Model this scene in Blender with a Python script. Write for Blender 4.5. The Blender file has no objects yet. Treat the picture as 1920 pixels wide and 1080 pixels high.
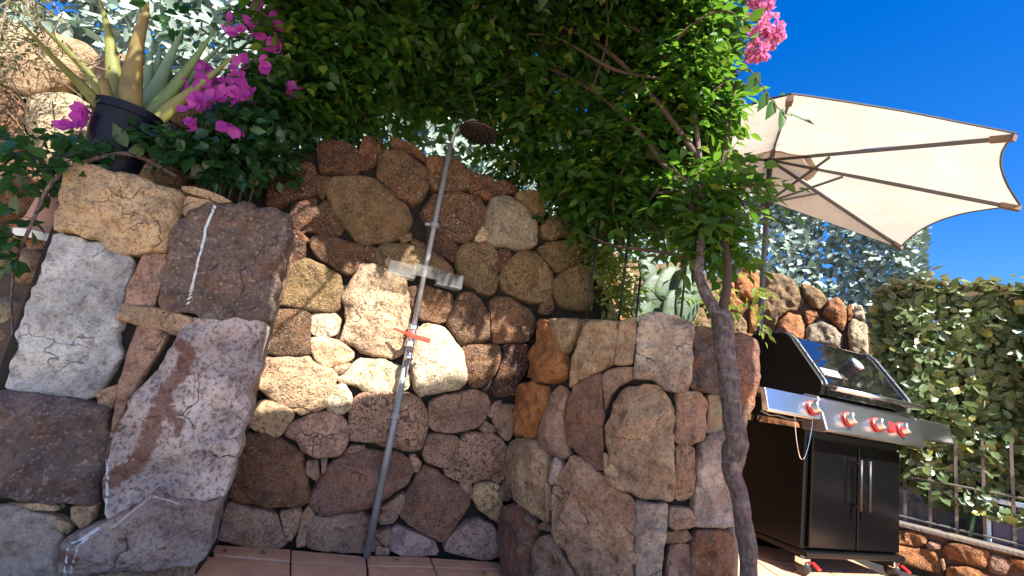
import bpy, math, random
import numpy as np
from mathutils import Matrix, Vector, noise as mnoise

R = math.radians
scene = bpy.context.scene
COL = scene.collection

# ---------------------------------------------------------------- camera
cam_d = bpy.data.cameras.new("camera")
cam_o = bpy.data.objects.new("camera", cam_d)
COL.objects.link(cam_o)
scene.camera = cam_o
cam_d.sensor_width = 36.0
cam_d.lens = 36.0 * 900.0 / 1920.0
cam_d.clip_start = 0.05
cam_d.clip_end = 2000.0
# held low, tipped back about 11 degrees and rolled about 9.5 degrees
_up = Vector((740.0, 4440.0, -900.0)).normalized()          # world up as the camera sees it
_f = Vector((0, 0, -1)); _fy = (_f - _up * _f.dot(_up)).normalized(); _rx = _fy.cross(_up)
_rot = Matrix((_rx, _fy, _up))                                # rows: world axes in camera space
cam_o.matrix_world = Matrix.Translation((0, 0, 0.82)) @ _rot.to_4x4()

# ---------------------------------------------------------------- sun, sky, exposure
SUN = Vector((0.5, -0.75, 0.95)).normalized()
sun_d = bpy.data.lights.new("sun", 'SUN'); sun_d.energy = 5.0; sun_d.angle = R(0.53); sun_d.color = (1.0, 0.95, 0.86)
sun_o = bpy.data.objects.new("sun", sun_d); COL.objects.link(sun_o)
sun_o.rotation_euler = SUN.to_track_quat('Z', 'Y').to_euler(); sun_o.location = (4, -4, 9)
world = bpy.data.worlds.new("World"); scene.world = world; world.use_nodes = True
wn = world.node_tree.nodes; wl = world.node_tree.links; wn.clear()
sky = wn.new("ShaderNodeTexSky"); sky.sky_type = 'NISHITA'; sky.sun_disc = False
sky.sun_elevation = math.asin(SUN.z); sky.sun_rotation = math.atan2(SUN.x, SUN.y)
sky.altitude = 0; sky.air_density = 1.0; sky.dust_density = 0.3; sky.ozone_density = 2.5
hs = wn.new("ShaderNodeHueSaturation"); hs.inputs['Saturation'].default_value = 1.45; hs.inputs['Hue'].default_value = 0.515
bg = wn.new("ShaderNodeBackground"); bg.inputs['Strength'].default_value = 0.075
wo = wn.new("ShaderNodeOutputWorld")
wl.new(sky.outputs[0], hs.inputs['Color']); wl.new(hs.outputs[0], bg.inputs[0]); wl.new(bg.outputs[0], wo.inputs[0])
scene.view_settings.view_transform = 'Standard'; scene.view_settings.look = 'None'
scene.view_settings.exposure = 1.85; scene.view_settings.gamma = 1.0
scene.view_settings.use_curve_mapping = False
scene.cycles.max_bounces = 10; scene.cycles.diffuse_bounces = 5; scene.cycles.transparent_max_bounces = 12
scene.cycles.transmission_bounces = 8

# ---------------------------------------------------------------- materials
def new_mat(name):
    m = bpy.data.materials.new(name); m.use_nodes = True
    nt = m.node_tree; b = nt.nodes["Principled BSDF"]
    return m, nt, b
def nd(nt, t, **kw):
    n = nt.nodes.new(t)
    for k, v in kw.items():
        if k in n.inputs.keys(): n.inputs[k].default_value = v
        else: setattr(n, k, v)
    return n
def ramp(nt, src, a, b, ca=(0, 0, 0, 1), cb=(1, 1, 1, 1)):
    r = nt.nodes.new("ShaderNodeValToRGB"); e = r.color_ramp.elements
    e[0].position = a; e[0].color = ca; e[1].position = b; e[1].color = cb
    nt.links.new(src, r.inputs[0]); return r.outputs[0]
def mixc(nt, fac, a, b, mode='MIX'):
    n = nt.nodes.new("ShaderNodeMix"); n.data_type = 'RGBA'; n.blend_type = mode
    for s, v in ((n.inputs[0], fac), (n.inputs[6], a), (n.inputs[7], b)):
        if hasattr(v, 'is_linked'): nt.links.new(v, s)
        else: s.default_value = v if not isinstance(v, tuple) else (v + (1,))[:4]
    return n.outputs[2]
def mathn(nt, op, a, b=None):
    n = nt.nodes.new("ShaderNodeMath"); n.operation = op
    for s, v in ((n.inputs[0], a), (n.inputs[1], b)):
        if v is None: continue
        if hasattr(v, 'is_linked'): nt.links.new(v, s)
        else: s.default_value = v
    return n.outputs[0]

def plain(name, col, rough=0.5, metal=0.0, bump=0.0, bscale=60.0, var=0.12, vscale=5.0, **kw):
    m, nt, b = new_mat(name)
    pos = nd(nt, "ShaderNodeTexCoord").outputs['Object']
    n = nd(nt, "ShaderNodeTexNoise", Scale=vscale, Detail=6.0); nt.links.new(pos, n.inputs['Vector'])
    c = mixc(nt, n.outputs[0], tuple(x * (1 - var * 2) for x in col), tuple(min(1, x * (1 + var * 2)) for x in col))
    nt.links.new(c, b.inputs['Base Color'])
    b.inputs['Roughness'].default_value = rough; b.inputs['Metallic'].default_value = metal
    for k, v in kw.items(): b.inputs[k].default_value = v
    if bump:
        n2 = nd(nt, "ShaderNodeTexNoise", Scale=bscale, Detail=5.0); nt.links.new(pos, n2.inputs['Vector'])
        bp = nd(nt, "ShaderNodeBump", Strength=bump, Distance=0.01); nt.links.new(n2.outputs[0], bp.inputs['Height'])
        nt.links.new(bp.outputs[0], b.inputs['Normal'])
    return m

def granite(name, stains=False, speck=1.0):
    """stone: object colour gives the stone's own tint, its alpha how rusty it is"""
    m, nt, b = new_mat(name)
    L = nt.links
    geo = nd(nt, "ShaderNodeNewGeometry").outputs['Position']
    oi = nd(nt, "ShaderNodeObjectInfo")
    off = nd(nt, "ShaderNodeVectorMath", operation='ADD'); L.new(geo, off.inputs[0])
    rv = nd(nt, "ShaderNodeCombineXYZ"); L.new(mathn(nt, 'MULTIPLY', oi.outputs['Random'], 37.0), rv.inputs[0])
    L.new(rv.outputs[0], off.inputs[1])
    scl = nd(nt, "ShaderNodeVectorMath", operation='SCALE'); L.new(off.outputs[0], scl.inputs[0]); r2 = mathn(nt, 'FRACT', mathn(nt, 'MULTIPLY', oi.outputs['Random'], 7.31))
    L.new(mathn(nt, 'ADD', mathn(nt, 'MULTIPLY', r2, .7), .65), scl.inputs['Scale']); P = scl.outputs[0]
    sv = mathn(nt, 'ADD', mathn(nt, 'MULTIPLY', mathn(nt, 'FRACT', mathn(nt, 'MULTIPLY', oi.outputs['Random'], 13.7)), .7), .45)
    def noise(scale, detail=6, rough=0.6, dist=0.0):
        n = nd(nt, "ShaderNodeTexNoise", Scale=scale, Detail=float(detail), Roughness=rough, Distortion=dist); L.new(P, n.inputs['Vector']); return n.outputs[0]
    base = oi.outputs['Color']
    big = noise(5.0, 5, .6, .6); mid = noise(22.0, 6, .65, .3); fine = noise(95.0, 4, .7)
    # broad tone drift
    c = mixc(nt, ramp(nt, big, .35, .68), mixc(nt, 1.0, base, (.62, .60, .60), 'MULTIPLY'), mixc(nt, 1.0, base, (1.35, 1.3, 1.22), 'MULTIPLY'))
    # iron rust patches, as strong as the stone is rusty
    rustm = mathn(nt, 'MULTIPLY', ramp(nt, noise(7.5, 7, .7, 1.2), .47, .66), oi.outputs['Alpha'])
    c = mixc(nt, rustm, c, (.30, .105, .028))
    # mineral mottling
    c = mixc(nt, mathn(nt, 'MULTIPLY', ramp(nt, mid, .50, .66), .75), c, mixc(nt, 1.0, c, (.40, .36, .34), 'MULTIPLY'))
    c = mixc(nt, mathn(nt, 'MULTIPLY', ramp(nt, noise(30., 5, .7), .58, .72), .5), c, mixc(nt, .35, c, (.55, .5, .43)))
    # salt and pepper grains
    c = mixc(nt, mathn(nt, 'MULTIPLY', ramp(nt, fine, .515, .60), mathn(nt, 'MULTIPLY', sv, .86 * speck)), c, mixc(nt, 1.0, c, (.22, .2, .2), 'MULTIPLY'))
    c = mixc(nt, mathn(nt, 'MULTIPLY', ramp(nt, noise(120., 3, .6), .57, .66), .6 * speck), c, mixc(nt, .5, c, (.6, .55, .48)))
    # hairline cracks
    w = nd(nt, "ShaderNodeTexVoronoi", feature='DISTANCE_TO_EDGE', Scale=3.2)
    dn = nd(nt, "ShaderNodeTexNoise", Scale=6.0, Detail=5.0); L.new(P, dn.inputs['Vector'])
    dv = nd(nt, "ShaderNodeVectorMath", operation='MULTIPLY_ADD'); L.new(dn.outputs['Color'], dv.inputs[0]); dv.inputs[1].default_value = (.45, .45, .45); L.new(P, dv.inputs[2])
    L.new(dv.outputs[0], w.inputs['Vector'])
    crack = mathn(nt, 'MULTIPLY', ramp(nt, w.outputs['Distance'], .0, .012, (1, 1, 1, 1), (0, 0, 0, 1)), ramp(nt, big, .5, .6))
    c = mixc(nt, mathn(nt, 'MULTIPLY', crack, .55), c, (.03, .024, .02))
    if stains:
        for at, colr, hard in (("rust", (.135, .036, .012), .97), ("chalk", (.72, .76, .78), 1.0), ("quartz", (.62, .56, .50), .7)):
            a = nd(nt, "ShaderNodeAttribute", attribute_name=at)
            e = mathn(nt, 'ADD', a.outputs['Fac'], mathn(nt, 'MULTIPLY', mathn(nt, 'SUBTRACT', noise(60., 5, .75), .5), 1.3 if at == "rust" else .8))
            c = mixc(nt, mathn(nt, 'MULTIPLY', ramp(nt, e, .38, .62), hard), c, mixc(nt, .25 if at == "rust" else 0.08, colr, c))
    L.new(c, b.inputs['Base Color'])
    b.inputs['Roughness'].default_value = .82; b.inputs['Specular IOR Level'].default_value = .35
    h = mathn(nt, 'ADD', mathn(nt, 'MULTIPLY', mid, .9), mathn(nt, 'MULTIPLY', fine, .42))
    h = mathn(nt, 'ADD', h, mathn(nt, 'MULTIPLY', big, 1.2))
    h = mathn(nt, 'SUBTRACT', h, mathn(nt, 'MULTIPLY', crack, .5))
    bp = nd(nt, "ShaderNodeBump", Strength=1.0, Distance=.03); L.new(h, bp.inputs['Height']); L.new(bp.outputs[0], b.inputs['Normal'])
    return m

def leaf_mat(name, c0, c1, trans=(.25, .45, .05), tw=.35, rough=.45, yellow=None, under=None):
    m, nt, b = new_mat(name); L = nt.links
    g = nd(nt, "ShaderNodeNewGeometry")
    rnd = g.outputs['Random Per Island']
    c = mixc(nt, rnd, c0, c1)
    if yellow:
        c = mixc(nt, ramp(nt, mathn(nt, 'FRACT', mathn(nt, 'MULTIPLY', rnd, 17.3)), .86, .98), c, yellow)
    if under:
        c = mixc(nt, g.outputs['Backfacing'], c, under)
    nz = nd(nt, "ShaderNodeTexNoise", Scale=45.0, Detail=3.0); L.new(g.outputs['Position'], nz.inputs['Vector'])
    c = mixc(nt, mathn(nt, 'MULTIPLY', nz.outputs[0], .5), c, mixc(nt, 1.0, c, (.55, .6, .5), 'MULTIPLY'))
    L.new(c, b.inputs['Base Color']); b.inputs['Roughness'].default_value = rough; b.inputs['Specular IOR Level'].default_value = .45
    t = nd(nt, "ShaderNodeBsdfTranslucent"); L.new(mixc(nt, .6, c, trans), t.inputs['Color'])
    mx = nd(nt, "ShaderNodeMixShader"); mx.inputs[0].default_value = tw
    out = nt.nodes["Material Output"]
    L.new(b.outputs[0], mx.inputs[1]); L.new(t.outputs[0], mx.inputs[2]); L.new(mx.outputs[0], out.inputs['Surface'])
    return m

M = {}
M['stone'] = granite('granite_stone'); M['stained'] = granite('stained_stone', True, .8); M['slab'] = granite('slab_stone', False, .7)
M['mortar'] = plain('joint_earth', (.016, .012, .010), .95, bump=.8, bscale=40, var=.3)
M['earthjoint'] = plain('earthy_joint', (.10, .06, .035), .95, bump=.8, bscale=40, var=.3)
M['soil'] = plain('soil', (.09, .06, .04), .95, bump=.8, bscale=30, var=.3)
M['tile'] = plain('terracotta_tile', (.62, .335, .20), .75, bump=.5, bscale=45, var=.22, vscale=7)
M['paving'] = plain('paving', (.56, .46, .35), .8, bump=.4, bscale=50, var=.2)
M['steel'] = plain('brushed_steel', (.62, .62, .63), .24, 1.0, var=.04, vscale=40)
M['galv'] = plain('galvanised_pipe', (.27, .27, .28), .55, .35, bump=.15, var=.2, vscale=14)
M['chrome'] = plain('chrome', (.7, .7, .72), .1, 1.0, var=.02)
M['enamel'] = plain('black_enamel', (.004, .004, .005), .06, 0, var=.1, **{'IOR': 3.2})
M['dooren'] = plain('black_door_enamel', (.003, .003, .0035), .16, 0, var=.1, **{'IOR': 1.3})
M['blackmetal'] = plain('black_painted_metal', (.0025, .0025, .003), .4, 0, bump=.05, var=.2, **{'Specular IOR Level': .25})
M['blackplastic'] = plain('black_plastic', (.014, .014, .015), .45, 0, var=.2)
M['castgrey'] = plain('cast_aluminium', (.20, .20, .21), .45, .7, bump=.1, var=.1)
M['polegrey'] = plain('pole_grey', (.09, .09, .095), .35, .5, var=.08)
M['redpaint'] = plain('red_plastic', (.42, .015, .02), .35, 0, var=.1)
M['redhandle'] = plain('red_handle', (.55, .05, .025), .4, 0, var=.12)
M['gauge'] = plain('gauge_face', (.55, .58, .62), .2, 0, var=.03)
M['bluepot'] = plain('navy_plastic', (.003, .0045, .013), .45, 0, bump=.05, var=.2, **{'Specular IOR Level': .2})
M['terracotta'] = plain('terracotta_pot', (.42, .24, .19), .8, bump=.2, var=.15)
M['bark'] = None
M['white'] = plain('white_paint', (.75, .74, .70), .5)
M['bluebox'] = plain('blue_plastic', (.012, .022, .09), .35)
M['ltblue'] = plain('pale_blue_plastic', (.42, .55, .66), .4)
M['greenpole'] = plain('green_plastic', (.16, .38, .18), .4)
M['orangecloth'] = plain('orange_vent_cloth', (.50, .25, .09), .8)
M['iron'] = plain('dark_iron', (.02, .018, .017), .6, .4, bump=.2, var=.3)
M['twig'] = plain('dry_twig', (.20, .15, .10), .9, bump=.3, var=.3)
M['vinestem'] = plain('vine_stem', (.055, .032, .022), .85, bump=.5, bscale=90, var=.3)

def bark():
    m, nt, b = new_mat('vine_bark'); L = nt.links
    p = nd(nt, "ShaderNodeNewGeometry").outputs['Position']
    mp = nd(nt, "ShaderNodeMapping"); mp.inputs['Scale'].default_value = (1, 1, .5); L.new(p, mp.inputs['Vector'])
    n1 = nd(nt, "ShaderNodeTexNoise", Scale=70., Detail=7., Distortion=.5); L.new(mp.outputs[0], n1.inputs['Vector'])
    n2 = nd(nt, "ShaderNodeTexNoise", Scale=9., Detail=5.); L.new(p, n2.inputs['Vector'])
    rings = nd(nt, "ShaderNodeTexNoise", Scale=26., Detail=4.); mp2 = nd(nt, "ShaderNodeMapping"); mp2.inputs['Scale'].default_value = (.25, .25, 1.2); L.new(p, mp2.inputs['Vector']); L.new(mp2.outputs[0], rings.inputs['Vector'])
    c = mixc(nt, ramp(nt, n1.outputs[0], .35, .7), (.045, .031, .03), (.16, .12, .115))
    c = mixc(nt, mathn(nt, 'MULTIPLY', ramp(nt, n2.outputs[0], .5, .7), .6), c, (.12, .06, .06))
    c = mixc(nt, mathn(nt, 'MULTIPLY', ramp(nt, rings.outputs[0], .55, .7), .5), c, (.24, .20, .19))
    L.new(c, b.inputs['Base Color']); b.inputs['Roughness'].default_value = .85
    h = mathn(nt, 'ADD', n1.outputs[0], mathn(nt, 'MULTIPLY', rings.outputs[0], 1.2))
    bp = nd(nt, "ShaderNodeBump", Strength=.8, Distance=.012); L.new(h, bp.inputs['Height']); L.new(bp.outputs[0], b.inputs['Normal'])
    return m
M['bark'] = bark()

def cloth():
    m, nt, b = new_mat('parasol_cloth'); L = nt.links
    p = nd(nt, "ShaderNodeTexCoord").outputs['Object']
    n = nd(nt, "ShaderNodeTexNoise", Scale=4., Detail=7., Roughness=.7); L.new(p, n.inputs['Vector'])
    n2 = nd(nt, "ShaderNodeTexNoise", Scale=25., Detail=5.); L.new(p, n2.inputs['Vector'])
    c = mixc(nt, ramp(nt, n.outputs[0], .4, .7), (.64, .57, .47), (.74, .68, .58))
    c = mixc(nt, mathn(nt, 'MULTIPLY', ramp(nt, n2.outputs[0], .6, .75), .35), c, (.52, .45, .36))
    L.new(c, b.inputs['Base Color']); b.inputs['Roughness'].default_value = .9
    t = nd(nt, "ShaderNodeBsdfTranslucent"); L.new(c, t.inputs['Color'])
    mx = nd(nt, "ShaderNodeMixShader"); mx.inputs[0].default_value = .26
    L.new(b.outputs[0], mx.inputs[1]); L.new(t.outputs[0], mx.inputs[2]); L.new(mx.outputs[0], nt.nodes["Material Output"].inputs['Surface'])
    bp = nd(nt, "ShaderNodeBump", Strength=.25, Distance=.02); L.new(n.outputs[0], bp.inputs['Height']); L.new(bp.outputs[0], b.inputs['Normal'])
    return m
M['cloth'] = cloth()
def acrylic():
    m, nt, b = new_mat('clear_acrylic'); L = nt.links
    b.inputs['Base Color'].default_value = (.55, .55, .52, 1); b.inputs['Roughness'].default_value = .18
    tr = nd(nt, "ShaderNodeBsdfTransparent"); tr.inputs[0].default_value = (.93, .93, .92, 1)
    lw = nd(nt, "ShaderNodeLayerWeight", Blend=.25)
    mx = nd(nt, "ShaderNodeMixShader"); L.new(mathn(nt, 'ADD', mathn(nt, 'MULTIPLY', lw.outputs['Facing'], .35), .07), mx.inputs[0])
    L.new(tr.outputs[0], mx.inputs[1]); L.new(b.outputs[0], mx.inputs[2]); L.new(mx.outputs[0], nt.nodes["Material Output"].inputs['Surface'])
    return m
M['acrylic'] = acrylic()
M['vineleaf'] = leaf_mat('vine_leaf', (.014, .055, .009), (.05, .135, .017), (.20, .42, .03), .45, .42, yellow=(.20, .24, .03))
M['bougleaf'] = leaf_mat('glossy_leaf', (.012, .05, .018), (.035, .095, .03), (.10, .30, .04), .28, .3)
M['silver'] = leaf_mat('silver_leaf', (.16, .23, .19), (.38, .44, .40), (.2, .35, .15), .15, .28, under=(.34, .37, .33))
M['hedge'] = leaf_mat('hedge_leaf', (.05, .09, .035), (.13, .17, .075), (.25, .35, .08), .18, .32, yellow=(.25, .24, .06), under=(.26, .25, .18))
M['ferngreen'] = leaf_mat('yellow_green_leaf', (.10, .18, .03), (.2, .28, .05), (.4, .5, .06), .4, .45)
M['shrub'] = leaf_mat('dry_shrub_leaf', (.07, .09, .03), (.17, .17, .07), (.2, .22, .05), .2, .6)
M['bract'] = leaf_mat('magenta_bract', (.42, .04, .40), (.62, .10, .55), (.75, .08, .65), .5, .5)
M['pink'] = leaf_mat('pink_petal', (.62, .12, .36), (.78, .36, .55), (.8, .2, .45), .35, .5)
M['aloe_green'] = plain('aloe_green', (.085, .135, .035), .42, 0, bump=.1, var=.25, vscale=9)
M['aloe_yellow'] = plain('aloe_yellow_green', (.14, .145, .035), .45, 0, bump=.1, var=.3, vscale=9)
M['aloe_rust'] = plain('aloe_rust', (.155, .11, .03), .5, 0, bump=.15, var=.45, vscale=14)
M['aloe_pale'] = plain('aloe_pale_green', (.19, .27, .15), .45, 0, bump=.1, var=.2, vscale=9)
M['cactus'] = plain('cactus_pad', (.055, .09, .05), .55, 0, bump=.3, var=.25, vscale=20)
M['letter'] = plain('badge_letters', (.03, .03, .035), .4)
M['wall_render'] = plain('rough_grey_stone', (.34, .31, .29), .9, bump=.9, bscale=20, var=.3)

# ---------------------------------------------------------------- helpers
def tag(o, label=None, cat=None, group=None, kind=None):
    for k, v in (("label", label), ("category", cat), ("group", group), ("kind", kind)):
        if v: o[k] = v
    return o
def empty(name, loc, rz=0.0):
    o = bpy.data.objects.new(name, None); o.location = loc; o.rotation_euler = (0, 0, rz)
    o.empty_display_size = .1; COL.objects.link(o); return o
def attach(o, parent, local=False):
    if parent is None: return
    o.parent = parent
    if not local:
        mw = Matrix.Translation(parent.location) @ parent.rotation_euler.to_matrix().to_4x4()
        p = parent
        o.matrix_parent_inverse = (TOP.get(parent.name, mw)).inverted()
TOP = {}

class MB:
    def __init__(s): s.v = []; s.f = []
    def add(s, vs, fs):
        o = len(s.v); s.v += [tuple(v) for v in vs]; s.f += [tuple(i + o for i in f) for f in fs]; return s
    def box(s, c, d, rot=None):
        x, y, z = (q / 2 for q in d)
        vs = [Vector((a * x, b * y, e * z)) for a in (-1, 1) for b in (-1, 1) for e in (-1, 1)]
        if rot is not None: vs = [rot @ v for v in vs]
        return s.add([v + Vector(c) for v in vs], [(0, 1, 3, 2), (4, 6, 7, 5), (0, 4, 5, 1), (2, 3, 7, 6), (0, 2, 6, 4), (1, 5, 7, 3)])
    def tube(s, pts, rad, n=10, cap=True, nz=0.0, seed=0, flat=1.0):
        pts = [Vector(p) for p in pts]; k = len(pts)
        if not hasattr(rad, '__len__'): rad = [rad] * k
        vs = []; fs = []; ref = None
        for i, p in enumerate(pts):
            t = (pts[min(i + 1, k - 1)] - pts[max(i - 1, 0)]).normalized()
            if ref is None:
                ref = t.orthogonal().normalized()
            ref = (ref - t * ref.dot(t)).normalized(); b = t.cross(ref)
            for j in range(n):
                a = 2 * math.pi * j / n; d = ref * math.cos(a) + b * math.sin(a) * flat
                r = rad[i]
                if nz: r *= 1 + nz * (mnoise.noise(p * 18 + d * .9 + Vector((seed, 0, 0))) + .6 * mnoise.noise(p * 50 + d * 1.6))
                vs.append(p + d * r)
        for i in range(k - 1):
            for j in range(n):
                q = (j + 1) % n; fs.append((i * n + j, i * n + q, (i + 1) * n + q, (i + 1) * n + j))
        if cap: fs.append(tuple(range(n - 1, -1, -1))); fs.append(tuple((k - 1) * n + j for j in range(n)))
        return s.add(vs, fs)
    def lathe(s, prof, c, axis=(0, 0, 1), n=28, cap=True):
        ax = Vector(axis).normalized(); e1 = ax.orthogonal().normalized(); e2 = ax.cross(e1); c = Vector(c)
        vs = []; fs = []
        for r, h in prof:
            for j in range(n):
                a = 2 * math.pi * j / n; vs.append(c + ax * h + (e1 * math.cos(a) + e2 * math.sin(a)) * r)
        for i in range(len(prof) - 1):
            for j in range(n):
                q = (j + 1) % n; fs.append((i * n + j, i * n + q, (i + 1) * n + q, (i + 1) * n + j))
        if cap: fs.append(tuple(range(n - 1, -1, -1))); fs.append(tuple((len(prof) - 1) * n + j for j in range(n)))
        return s.add(vs, fs)
    def prism(s, prof, x0, x1):          # profile in local (y,z), extruded along x
        n = len(prof); vs = [(x0, y, z) for y, z in prof] + [(x1, y, z) for y, z in prof]
        fs = [(i, (i + 1) % n, n + (i + 1) % n, n + i) for i in range(n)] + [tuple(range(n - 1, -1, -1)), tuple(range(n, 2 * n))]
        return s.add(vs, fs)
    def build(s, name, mat, parent=None, local=False, smooth=False, bevel=0.0, sub=0):
        me = bpy.data.meshes.new(name); me.from_pydata([tuple(v) for v in s.v], [], s.f); me.validate()
        import bmesh
        bm = bmesh.new(); bm.from_mesh(me); bmesh.ops.recalc_face_normals(bm, faces=bm.faces); bm.to_mesh(me); bm.free()
        me.materials.append(mat)
        if smooth: me.polygons.foreach_set("use_smooth", [True] * len(me.polygons))
        o = bpy.data.objects.new(name, me); COL.objects.link(o)
        if bevel:
            bv = o.modifiers.new("bevel", 'BEVEL'); bv.width = bevel; bv.segments = 2; bv.limit_method = 'ANGLE'; bv.angle_limit = R(35)
        if sub:
            sd = o.modifiers.new("sub", 'SUBSURF'); sd.levels = sd.render_levels = sub
        attach(o, parent, local); return o

def thing(name, loc, rz=0.0):
    o = empty(name, loc, rz)
    TOP[o.name] = Matrix.Translation(loc) @ Matrix.Rotation(rz, 4, 'Z'); return o
def mesh_np(name, V, F, mat, parent=None, smooth=False, local=False):
    """V (n,3) float, F (m,k) int all faces the same size"""
    me = bpy.data.meshes.new(name); V = np.asarray(V, np.float32); F = np.asarray(F, np.int32)
    me.vertices.add(len(V)); me.vertices.foreach_set("co", V.ravel())
    me.loops.add(F.size); me.loops.foreach_set("vertex_index", F.ravel())
    me.polygons.add(len(F)); me.polygons.foreach_set("loop_start", np.arange(0, F.size, F.shape[1], dtype=np.int32))
    me.update(calc_edges=True)
    if smooth: me.polygons.foreach_set("use_smooth", np.ones(len(F), bool))
    me.materials.append(mat); o = bpy.data.objects.new(name, me); COL.objects.link(o); attach(o, parent, local); return o
def catmull(pts, n):
    P = np.asarray(pts, float); P = np.vstack([2 * P[0] - P[1], P, 2 * P[-1] - P[-2]]); out = []
    for i in range(1, len(P) - 2):
        for t in np.linspace(0, 1, n, endpoint=False):
            a, b, c, d = P[i - 1:i + 3]
            out.append(.5 * ((2 * b) + (-a + c) * t + (2 * a - 5 * b + 4 * c - d) * t * t + (-a + 3 * b - 3 * c + d) * t ** 3))
    out.append(P[-2]); return np.array(out)
def fbm(p, octs=4):
    v = 0.0; a = 1.0
    for _ in range(octs):
        v += a * mnoise.noise(p); p = p * 2.05; a *= .5
    return v

# ---------------------------------------------------------------- wall plans (metres, seen from above)
class Plan:
    def __init__(s, pts):
        s.P = np.asarray(pts, float); d = np.diff(s.P, axis=0); L = np.hypot(d[:, 0], d[:, 1])
        s.S = np.concatenate([[0], np.cumsum(L)]); s.T = d / L[:, None]
        n = np.stack([s.T[:, 1], -s.T[:, 0]], 1)       # outward: the side the camera is on
        N = np.vstack([n[:1], (n[:-1] + n[1:]), n[-1:]]); s.N = N / np.linalg.norm(N, axis=1)[:, None]
    def at(s, u, z, d=0.0):
        i = min(max(int(np.searchsorted(s.S, u) - 1), 0), len(s.T) - 1)
        t = (u - s.S[i]) / (s.S[i + 1] - s.S[i]); tc = min(max(t, 0), 1)
        n = s.N[i] * (1 - tc) + s.N[i + 1] * tc; n = n / np.hypot(*n)
        p = s.P[i] + s.T[i] * (u - s.S[i]) + n * d
        return (p[0], p[1], z)
def smooth_plan(pts, n=8):
    P = np.asarray(pts, float); P = np.vstack([2 * P[0] - P[1], P, 2 * P[-1] - P[-2]]); out = []
    for i in range(1, len(P) - 2):
        for t in np.linspace(0, 1, n, endpoint=False):
            a, b, c, d = P[i - 1:i + 3]
            out.append(.5 * ((2 * b) + (-a + c) * t + (2 * a - 5 * b + 4 * c - d) * t * t + (-a + 3 * b - 3 * c + d) * t ** 3))
    out.append(P[-2]); return np.array(out)
PL_BACK = Plan([(-3.6, 1.405), (0.75, 2.672)])
PL_PILLAR = Plan([(-2.15, 1.385), (-0.90, 1.840)])
PL_RIGHT = Plan(smooth_plan([(0.13, 2.52), (0.20, 2.30), (0.36, 2.12), (0.58, 2.02), (0.80, 1.985), (1.0, 1.995), (1.115, 2.07), (1.15, 2.25), (1.15, 2.6)]))
PL_FAR = Plan(smooth_plan([(0.42, 2.75), (0.9, 4.2), (1.5, 5.1), (2.2, 5.35), (3.0, 5.1), (3.65, 4.65), (4.3, 4.0)]))
PL_LOW = Plan([(2.25, 3.64), (4.4, 1.63)])

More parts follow.
